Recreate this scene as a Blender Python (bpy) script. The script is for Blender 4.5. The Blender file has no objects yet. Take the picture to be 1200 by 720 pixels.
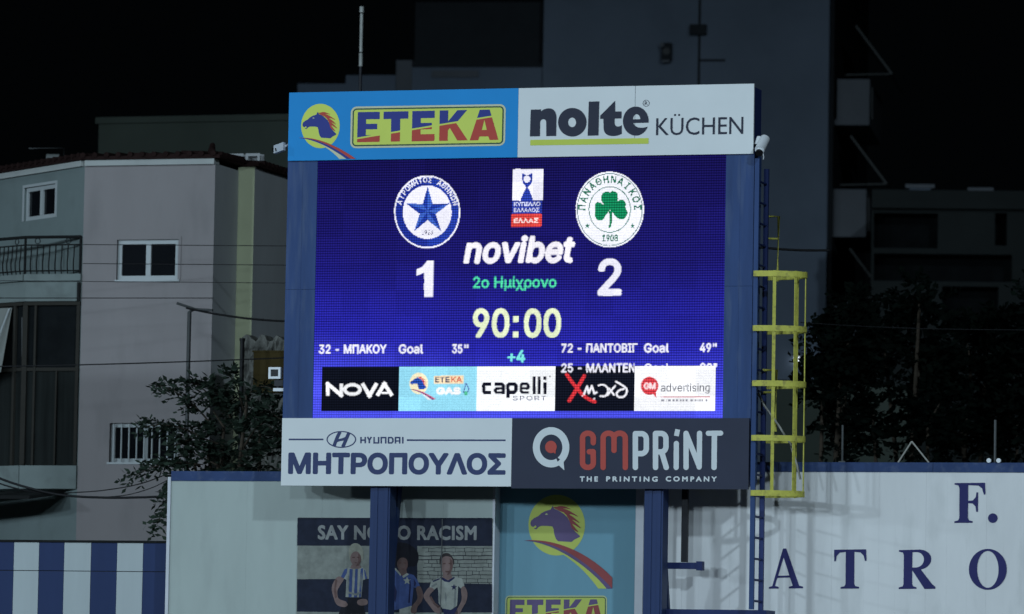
import bpy, math, random
import numpy as np
from mathutils import Vector, Matrix
R_ = math.radians
scene = bpy.context.scene
col = scene.collection

# ---------------------------------------------------------------- camera
FPX, CX, CY = 6000.0, 600.0, 360.0
CAM = Vector((0, 0, 1.7))
PITCH, ROLL = R_(4.5), R_(1.0)
fwd = Vector((0, math.cos(PITCH), math.sin(PITCH)))
up0 = Vector((0, -math.sin(PITCH), math.cos(PITCH)))
rt0 = Vector((1, 0, 0))
RT = rt0 * math.cos(ROLL) + up0 * math.sin(ROLL)
UP = -rt0 * math.sin(ROLL) + up0 * math.cos(ROLL)
cd = bpy.data.cameras.new('camera')
cam = bpy.data.objects.new('camera', cd)
col.objects.link(cam)
cam.matrix_world = Matrix((
    (RT.x, UP.x, -fwd.x, CAM.x), (RT.y, UP.y, -fwd.y, CAM.y),
    (RT.z, UP.z, -fwd.z, CAM.z), (0, 0, 0, 1)))
cd.sensor_width = 36
cd.lens = 36 * FPX / 1200
cd.clip_start = 0.5
cd.clip_end = 3000
cd.dof.use_dof = True
cd.dof.focus_distance = 78.2
cd.dof.aperture_fstop = 1.6
scene.camera = cam

# ---------------------------------------------------------------- night sky, stadium floodlights, exposure
world = bpy.data.worlds.new('World')
scene.world = world
world.use_nodes = True
nt = world.node_tree
bg = nt.nodes['Background']
bg.inputs[0].default_value = (0.55, 0.8, 1.0, 1)
bg.inputs[1].default_value = 0.0011
BOARD = Vector((0.1, 78.0, 8.1))
BANG = R_(17)
bh = Vector((math.cos(BANG), -math.sin(BANG), 0))
bn = Vector((-math.sin(BANG), -math.cos(BANG), 0))
for az, dist, power, climb in ((-8, 64, 0.42, 0.155), (8, 65, 0.48, 0.15), (22, 66, 0.58, 0.16), (40, 70, 0.72, 0.15), (62, 76, 0.62, 0.16), (-37, 72, 1.5, 0.40)):
    ld = bpy.data.lights.new('floodlight', 'SPOT')
    lo = bpy.data.objects.new('floodlight', ld)
    col.objects.link(lo)
    p = BOARD + bn * dist * math.cos(R_(az)) - bh * dist * math.sin(R_(az))
    p.z = 6.0 + dist * climb
    lo.location = p
    lo.rotation_euler = ((BOARD + Vector((2.5, 0, -2.0))) - p).to_track_quat('-Z', 'Y').to_euler()
    ld.energy = 39500 * power
    ld.color = (0.66, 0.846, 1.0)
    ld.spot_size = R_(44)
    ld.spot_blend = 0.7
    ld.shadow_soft_size = 1.15
vs = scene.view_settings
vs.view_transform = 'Standard'
vs.look = 'None'
vs.exposure = 0
vs.gamma = 1
vs.use_curve_mapping = False
scene.display_settings.display_device = 'sRGB'

# ---------------------------------------------------------------- geometry helpers
def project(X):
    d = X - CAM
    z = d.dot(fwd)
    return CX + FPX * d.dot(RT) / z, CY - FPX * d.dot(UP) / z

def pray(px, py):
    return (fwd * FPX + RT * (px - CX) + UP * (CY - py)).normalized()

def at_depth(px, py, depth):
    d = pray(px, py)
    return CAM + d * (depth / d.y)

class Plane:
    """A vertical plane: u runs right along it, v is height, o is the distance out of it towards the viewer."""
    def __init__(s, P, deg):
        a = R_(deg)
        s.P = Vector(P)
        s.h = Vector((math.cos(a), -math.sin(a), 0))
        s.n = Vector((-math.sin(a), -math.cos(a), 0))
    def to3(s, u, v, o=0.0):
        return s.P + s.h * u + s.n * o + Vector((0, 0, v))
    def pt(s, px, py, o=0.0):
        d = pray(px, py)
        t = (s.P + s.n * o - CAM).dot(s.n) / d.dot(s.n)
        return CAM + d * t
    def uv(s, px, py, o=0.0):
        X = s.pt(px, py, o) - s.P
        return X.dot(s.h), X.z
    def frame(s, px, py, o=0.0):
        A = s.pt(px, py, o)
        x1, y1 = project(A + s.h * 0.2)
        x2, y2 = project(A + Vector((0, 0, 0.2)))
        ex = ((x1 - px), (y1 - py))
        ey = ((x2 - px), (y2 - py))
        return (1.0, ex[1] / ex[0]), (ey[0] / -ey[1], -1.0)

class MB:
    """Collects boxes, tubes and polygons; build() links them as ONE mesh object."""
    def __init__(s):
        s.v = []; s.f = []; s.m = []; s.sm = []
    def add(s, verts, faces, mi=0, smooth=False):
        b = len(s.v)
        s.v += [Vector(q) for q in verts]
        for f in faces:
            s.f.append([b + i for i in f]); s.m.append(mi); s.sm.append(smooth)
    def hexa(s, c, mi=0):
        s.add(c, [(0, 3, 2, 1), (4, 5, 6, 7), (0, 1, 5, 4), (1, 2, 6, 5), (2, 3, 7, 6), (3, 0, 4, 7)], mi)
    def box(s, pl, u0, u1, v0, v1, o0, o1, mi=0):
        c = [pl.to3(u, v, o) for v in (v0, v1) for u, o in ((u0, o1), (u0, o0), (u1, o0), (u1, o1))]
        s.hexa(c, mi)
    def wbox(s, x0, x1, y0, y1, z0, z1, mi=0):
        s.hexa([(x, y, z) for z in (z0, z1) for x, y in ((x0, y0), (x0, y1), (x1, y1), (x1, y0))], mi)
    def quad(s, a, b, c, d, mi=0):
        s.add([a, b, c, d], [(0, 1, 2, 3)], mi)
    def tube(s, pts, r, seg=8, mi=0, r1=None, caps=True):
        pts = [Vector(p) for p in pts]
        n = len(pts); rings = []
        ref = None
        for i, p in enumerate(pts):
            d = (pts[min(i + 1, n - 1)] - pts[max(i - 1, 0)]).normalized()
            if ref is None:
                ref = Vector((0, 0, 1)) if abs(d.z) < 0.9 else Vector((1, 0, 0))
            a = d.cross(ref).normalized(); b = d.cross(a).normalized()
            ref = b.cross(d) if False else ref
            rr = r if r1 is None else r + (r1 - r) * i / (n - 1)
            rings.append([p + a * rr * math.cos(k * 2 * math.pi / seg) + b * rr * math.sin(k * 2 * math.pi / seg) for k in range(seg)])
        V = [q for rg in rings for q in rg]; F = []
        for i in range(n - 1):
            for k in range(seg):
                k2 = (k + 1) % seg
                F.append((i * seg + k, i * seg + k2, (i + 1) * seg + k2, (i + 1) * seg + k))
        s.add(V, F, mi, seg > 5)
        if caps:
            s.add(rings[0], [tuple(range(seg))], mi); s.add(rings[-1], [tuple(reversed(range(seg)))], mi)
    def prism(s, pl, poly, o0, o1, mi=0):
        n = len(poly)
        V = [pl.to3(u, v, o1) for u, v in poly] + [pl.to3(u, v, o0) for u, v in poly]
        F = [tuple(range(n)), tuple(reversed(range(n, 2 * n)))]
        F += [(i, i + n, (i + 1) % n + n, (i + 1) % n) for i in range(n)]
        s.add(V, F, mi)
    def wall(s, pl, u0, u1, v0, v1, holes=(), depth=0.25, mi=0):
        us = sorted({u0, u1, *[h[0] for h in holes], *[h[1] for h in holes]})
        vv = sorted({v0, v1, *[h[2] for h in holes], *[h[3] for h in holes]})
        us = [u for u in us if u0 <= u <= u1]; vv = [v for v in vv if v0 <= v <= v1]
        for i in range(len(us) - 1):
            for j in range(len(vv) - 1):
                cu, cv = (us[i] + us[i + 1]) / 2, (vv[j] + vv[j + 1]) / 2
                if any(h[0] < cu < h[1] and h[2] < cv < h[3] for h in holes):
                    continue
                s.quad(*[pl.to3(u, v) for u, v in ((us[i], vv[j]), (us[i + 1], vv[j]), (us[i + 1], vv[j + 1]), (us[i], vv[j + 1]))], mi)
        for a, b, c, d in holes:
            a, b = max(a, u0), min(b, u1)
            for (p, q), (r, t) in (((a, c), (a, d)), ((b, d), (b, c)), ((b, c), (a, c)), ((a, d), (b, d))):
                s.quad(pl.to3(p, q), pl.to3(r, t), pl.to3(r, t, -depth), pl.to3(p, q, -depth), mi)
    def build(s, name, mats, parent=None, origin=None):
        if not isinstance(mats, (list, tuple)):
            mats = [mats]
        if origin is None:
            origin = root_loc(parent) if parent else Vector((0, 0, 0))
        me = bpy.data.meshes.new(name)
        me.from_pydata([v - origin for v in s.v], [], s.f)
        for m in mats:
            me.materials.append(m)
        me.polygons.foreach_set('material_index', s.m)
        me.polygons.foreach_set('use_smooth', s.sm)
        me.update()
        o = bpy.data.objects.new(name, me)
        col.objects.link(o)
        if parent:
            o.parent = parent
        else:
            o.location = origin
        return o

def root_loc(o):
    while o.parent:
        o = o.parent
    return o.location.copy()

def tag(o, label=None, cat=None, group=None, kind=None):
    if label: o['label'] = label
    if cat: o['category'] = cat
    if group: o['group'] = group
    if kind: o['kind'] = kind
    return o

def thing(name, label, cat, loc, group=None):
    o = bpy.data.objects.new(name, None)
    o.empty_display_size = 0.3
    col.objects.link(o)
    o.location = loc
    return tag(o, label, cat, group)

# ---------------------------------------------------------------- materials
def srgb(r, g, b):
    return tuple(((c / 255) / 12.92 if c / 255 <= 0.04045 else ((c / 255 + 0.055) / 1.055) ** 2.4) for c in (r, g, b))

def mat(name, rgb, rough=0.6, metal=0.0, var=0.08, scale=2.0, stretch=(1, 1, 1), bump=0.0, spec=0.3, dirt=None, dirt_amt=0.0):
    m = bpy.data.materials.new(name)
    m.use_nodes = True
    n = m.node_tree.nodes; l = m.node_tree.links
    b = n['Principled BSDF']
    b.inputs['Roughness'].default_value = rough
    b.inputs['Metallic'].default_value = metal
    b.inputs['Specular IOR Level'].default_value = spec
    tc = n.new('ShaderNodeTexCoord'); mp = n.new('ShaderNodeMapping')
    mp.inputs['Scale'].default_value = stretch
    l.new(tc.outputs['Object'], mp.inputs['Vector'])
    nz = n.new('ShaderNodeTexNoise')
    nz.inputs['Scale'].default_value = scale; nz.inputs['Detail'].default_value = 7; nz.inputs['Roughness'].default_value = 0.6
    l.new(mp.outputs[0], nz.inputs['Vector'])
    rp = n.new('ShaderNodeValToRGB')
    rp.color_ramp.elements[0].position = 0.3; rp.color_ramp.elements[1].position = 0.7
    lo = [max(0, c * (1 - var)) for c in rgb]; hi = [min(1, c * (1 + var)) for c in rgb]
    rp.color_ramp.elements[0].color = (*lo, 1); rp.color_ramp.elements[1].color = (*hi, 1)
    l.new(nz.outputs['Fac'], rp.inputs[0])
    out = rp.outputs[0]
    if dirt:
        n2 = n.new('ShaderNodeTexNoise'); n2.inputs['Scale'].default_value = scale * 2.7; n2.inputs['Detail'].default_value = 9
        l.new(mp.outputs[0], n2.inputs['Vector'])
        r2 = n.new('ShaderNodeValToRGB')
        r2.color_ramp.elements[0].position = 0.52; r2.color_ramp.elements[1].position = 0.72
        r2.color_ramp.elements[0].color = (0, 0, 0, 1); r2.color_ramp.elements[1].color = (dirt_amt,) * 3 + (1,)
        l.new(n2.outputs['Fac'], r2.inputs[0])
        mx = n.new('ShaderNodeMix'); mx.data_type = 'RGBA'
        l.new(r2.outputs[0], mx.inputs[0]); l.new(out, mx.inputs[6]); mx.inputs[7].default_value = (*dirt, 1)
        out = mx.outputs[2]
    l.new(out, b.inputs['Base Color'])
    if bump:
        bp = n.new('ShaderNodeBump'); bp.inputs['Strength'].default_value = bump; bp.inputs['Distance'].default_value = 0.02
        n3 = n.new('ShaderNodeTexNoise'); n3.inputs['Scale'].default_value = scale * 4; n3.inputs['Detail'].default_value = 6
        l.new(mp.outputs[0], n3.inputs['Vector']); l.new(n3.outputs['Fac'], bp.inputs['Height'])
        l.new(bp.outputs[0], b.inputs['Normal'])
    return m

def emit(name, rgb, strength=1.0):
    m = bpy.data.materials.new(name); m.use_nodes = True
    b = m.node_tree.nodes['Principled BSDF']
    b.inputs['Base Color'].default_value = (0.02, 0.02, 0.02, 1)
    b.inputs['Emission Color'].default_value = (*rgb, 1)
    b.inputs['Emission Strength'].default_value = strength
    return m

ST = (1, 1, 0.12)
SB = dict(spec=0.12)
M = {
    'steel_blue': mat('blue_painted_steel', (0.036, 0.072, 0.19), 0.55, var=0.2, scale=3, stretch=ST, spec=0.15, dirt=(0.12, 0.16, 0.24), dirt_amt=0.35),
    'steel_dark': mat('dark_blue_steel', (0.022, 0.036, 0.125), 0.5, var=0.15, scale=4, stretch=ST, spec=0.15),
    'post_blue': mat('blue_post_paint', (0.021, 0.042, 0.122), 0.45, var=0.14, scale=3, stretch=ST, spec=0.15),
    'black': mat('black_steel', (0.012, 0.013, 0.018), 0.5),
    'sign_white': mat('white_sign_film', (0.76, 0.78, 0.77), 0.45, var=0.035, scale=0.9, **SB),
    'sign_blue': mat('sky_blue_sign_film', (0.012, 0.27, 0.66), 0.45, var=0.05, scale=0.9, **SB),
    'sign_dark': mat('charcoal_sign_film', (0.038, 0.043, 0.07), 0.5, var=0.08, scale=0.9, **SB),
    'ink_dark': mat('dark_slate_ink', (0.03, 0.033, 0.055), 0.45, var=0.05, **SB),
    'ink_navy': mat('navy_ink', (0.045, 0.06, 0.15), 0.45, var=0.05, **SB),
    'ink_violet': mat('violet_blue_ink', (0.036, 0.05, 0.26), 0.45, var=0.05, **SB),
    'ink_yellow': mat('lemon_ink', (0.67, 0.75, 0.13), 0.45, var=0.04, **SB),
    'ink_pale': mat('pale_lemon_ink', (0.65, 0.64, 0.42), 0.45, var=0.04, **SB),
    'ink_red': mat('brick_red_ink', (0.52, 0.07, 0.05), 0.45, var=0.06, **SB),
    'ink_lime': mat('lime_ink', (0.60, 0.68, 0.10), 0.45, var=0.04, **SB),
    'ink_green': mat('dark_green_ink', (0.03, 0.09, 0.06), 0.45, **SB),
    'ink_coral': mat('coral_red_ink', (0.52, 0.085, 0.065), 0.45, var=0.05, **SB),
    'ink_white': mat('white_ink', (0.72, 0.75, 0.75), 0.45, var=0.03, **SB),
    'fade_violet': mat('faded_violet_ink', (0.135, 0.1, 0.2), 0.6, var=0.08, spec=0.1),
    'fade_yellow': mat('faded_lemon_ink', (0.5, 0.56, 0.13), 0.6, var=0.06, spec=0.1),
    'fade_pale': mat('faded_pale_ink', (0.5, 0.54, 0.28), 0.6, spec=0.1),
    'fade_red': mat('faded_red_ink', (0.30, 0.075, 0.075), 0.6, var=0.08, spec=0.1),
    'seam': mat('seam_grey', (0.3, 0.32, 0.33), 0.6),
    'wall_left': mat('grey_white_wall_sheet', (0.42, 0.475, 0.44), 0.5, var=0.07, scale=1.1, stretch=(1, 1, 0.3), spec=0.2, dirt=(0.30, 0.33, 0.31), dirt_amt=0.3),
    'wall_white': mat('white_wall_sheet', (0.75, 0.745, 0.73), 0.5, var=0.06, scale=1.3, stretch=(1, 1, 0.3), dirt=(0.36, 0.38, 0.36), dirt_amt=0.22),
    'wall_gap': mat('wall_backing', (0.42, 0.43, 0.42), 0.8),
    'coping': mat('blue_coping_paint', (0.034, 0.062, 0.158), 0.55, var=0.15, scale=3, spec=0.12, dirt=(0.2, 0.23, 0.3), dirt_amt=0.2),
    'letter_navy': mat('navy_letter_paint', (0.032, 0.032, 0.13), 0.55, var=0.06, spec=0.12),
    'fence_blue': mat('blue_fence_paint', (0.024, 0.041, 0.112), 0.55, var=0.1, stretch=ST, spec=0.12),
    'fence_white': mat('white_fence_paint', (0.43, 0.475, 0.475), 0.5, var=0.07, stretch=ST, spec=0.2),
    'yellow': mat('yellow_ladder_paint', (0.58, 0.55, 0.10), 0.5, var=0.18, scale=5, spec=0.15, dirt=(0.24, 0.2, 0.08), dirt_amt=0.75),
    'banner_teal': mat('teal_banner_fabric', (0.155, 0.315, 0.39), 0.7, var=0.07, scale=1.2, stretch=(1, 1, 0.3), bump=0.15),
    'frame_white': mat('white_frame', (0.62, 0.63, 0.66), 0.5),
    'cam_white': mat('white_plastic', (0.75, 0.77, 0.78), 0.4),
    'mast_white': mat('mast_paint', (0.42, 0.43, 0.40), 0.5, var=0.3, scale=3),
    'lens': mat('dark_lens', (0.01, 0.01, 0.012), 0.1, spec=0.5),
    'ground': mat('dark_ground', (0.06, 0.065, 0.06), 0.9, var=0.3, scale=0.5, bump=0.3),
    # buildings
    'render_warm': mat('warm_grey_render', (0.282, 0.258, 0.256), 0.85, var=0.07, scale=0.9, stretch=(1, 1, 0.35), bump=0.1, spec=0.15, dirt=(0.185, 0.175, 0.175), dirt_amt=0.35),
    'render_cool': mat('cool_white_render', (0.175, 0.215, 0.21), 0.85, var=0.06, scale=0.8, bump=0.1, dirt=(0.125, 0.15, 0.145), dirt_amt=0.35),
    'render_pale': mat('pale_balcony_render', (0.2, 0.235, 0.225), 0.85, var=0.08, scale=1.2, bump=0.1, spec=0.1, dirt=(0.12, 0.135, 0.13), dirt_amt=0.4),
    'render_olive': mat('olive_render', (0.40, 0.42, 0.27), 0.85, var=0.07, scale=1.2, bump=0.1),
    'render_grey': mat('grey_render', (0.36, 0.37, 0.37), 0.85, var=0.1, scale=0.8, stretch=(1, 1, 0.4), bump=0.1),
    'cornice': mat('pale_cornice', (0.42, 0.44, 0.42), 0.8, var=0.08),
    'tile': mat('dark_red_roof_tile', (0.022, 0.012, 0.011), 0.9, spec=0.05, var=0.3, scale=5),
    'alu': mat('white_aluminium', (0.42, 0.45, 0.45), 0.4, var=0.04),
    'glass': mat('dark_window_glass', (0.006, 0.007, 0.009), 0.08, var=0.2, spec=0.25),
    'iron': mat('dark_wrought_iron', (0.014, 0.015, 0.015), 0.7, spec=0.08),
    'blind': mat('dark_grey_blind', (0.018, 0.021, 0.02), 0.85, spec=0.05, var=0.3, stretch=(4, 4, 0.2)),
    'blind_dark': mat('black_screen', (0.010, 0.012, 0.013), 0.85, spec=0.05, var=0.3),
    'canvas': mat('pale_awning_canvas', (0.25, 0.26, 0.24), 0.8),
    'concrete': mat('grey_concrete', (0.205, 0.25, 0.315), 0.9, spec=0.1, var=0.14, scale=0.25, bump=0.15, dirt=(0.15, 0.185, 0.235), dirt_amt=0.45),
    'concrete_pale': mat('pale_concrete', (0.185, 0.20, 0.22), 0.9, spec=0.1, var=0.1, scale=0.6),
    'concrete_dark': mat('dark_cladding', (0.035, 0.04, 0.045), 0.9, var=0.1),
    'dim_wall': mat('dim_plain_wall', (0.03, 0.036, 0.035), 0.9, var=0.2, scale=0.3),
    'moss': mat('mossy_old_render', (0.072, 0.088, 0.072), 0.9, var=0.18, scale=0.3),
    'rubble': mat('rough_rubble_stone', (0.15, 0.15, 0.135), 0.95, spec=0.1, var=0.5, scale=4, bump=0.8, dirt=(0.05, 0.05, 0.045), dirt_amt=0.8),
    'brown': mat('brown_tarpaulin', (0.065, 0.048, 0.018), 0.85, spec=0.08, var=0.15),
    'cable': mat('black_cable', (0.012, 0.012, 0.013), 0.6),
    'tank': mat('dull_tank_metal', (0.16, 0.17, 0.165), 0.7, spec=0.1),
    'post_brown': mat('dark_brown_post', (0.035, 0.033, 0.028), 0.7, spec=0.1),
    'pipe': mat('grey_pipe', (0.075, 0.08, 0.08), 0.5),
    'rod': mat('pale_rod', (0.36, 0.35, 0.31), 0.6),
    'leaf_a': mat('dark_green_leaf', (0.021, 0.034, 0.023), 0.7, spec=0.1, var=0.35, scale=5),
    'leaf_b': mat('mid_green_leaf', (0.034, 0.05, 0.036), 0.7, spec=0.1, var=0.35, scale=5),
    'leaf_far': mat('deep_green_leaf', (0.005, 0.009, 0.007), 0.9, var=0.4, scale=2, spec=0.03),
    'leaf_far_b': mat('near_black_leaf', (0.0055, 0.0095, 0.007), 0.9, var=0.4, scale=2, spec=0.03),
    'bark': mat('brown_bark', (0.07, 0.055, 0.04), 0.9, var=0.3, scale=8),
}
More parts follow.
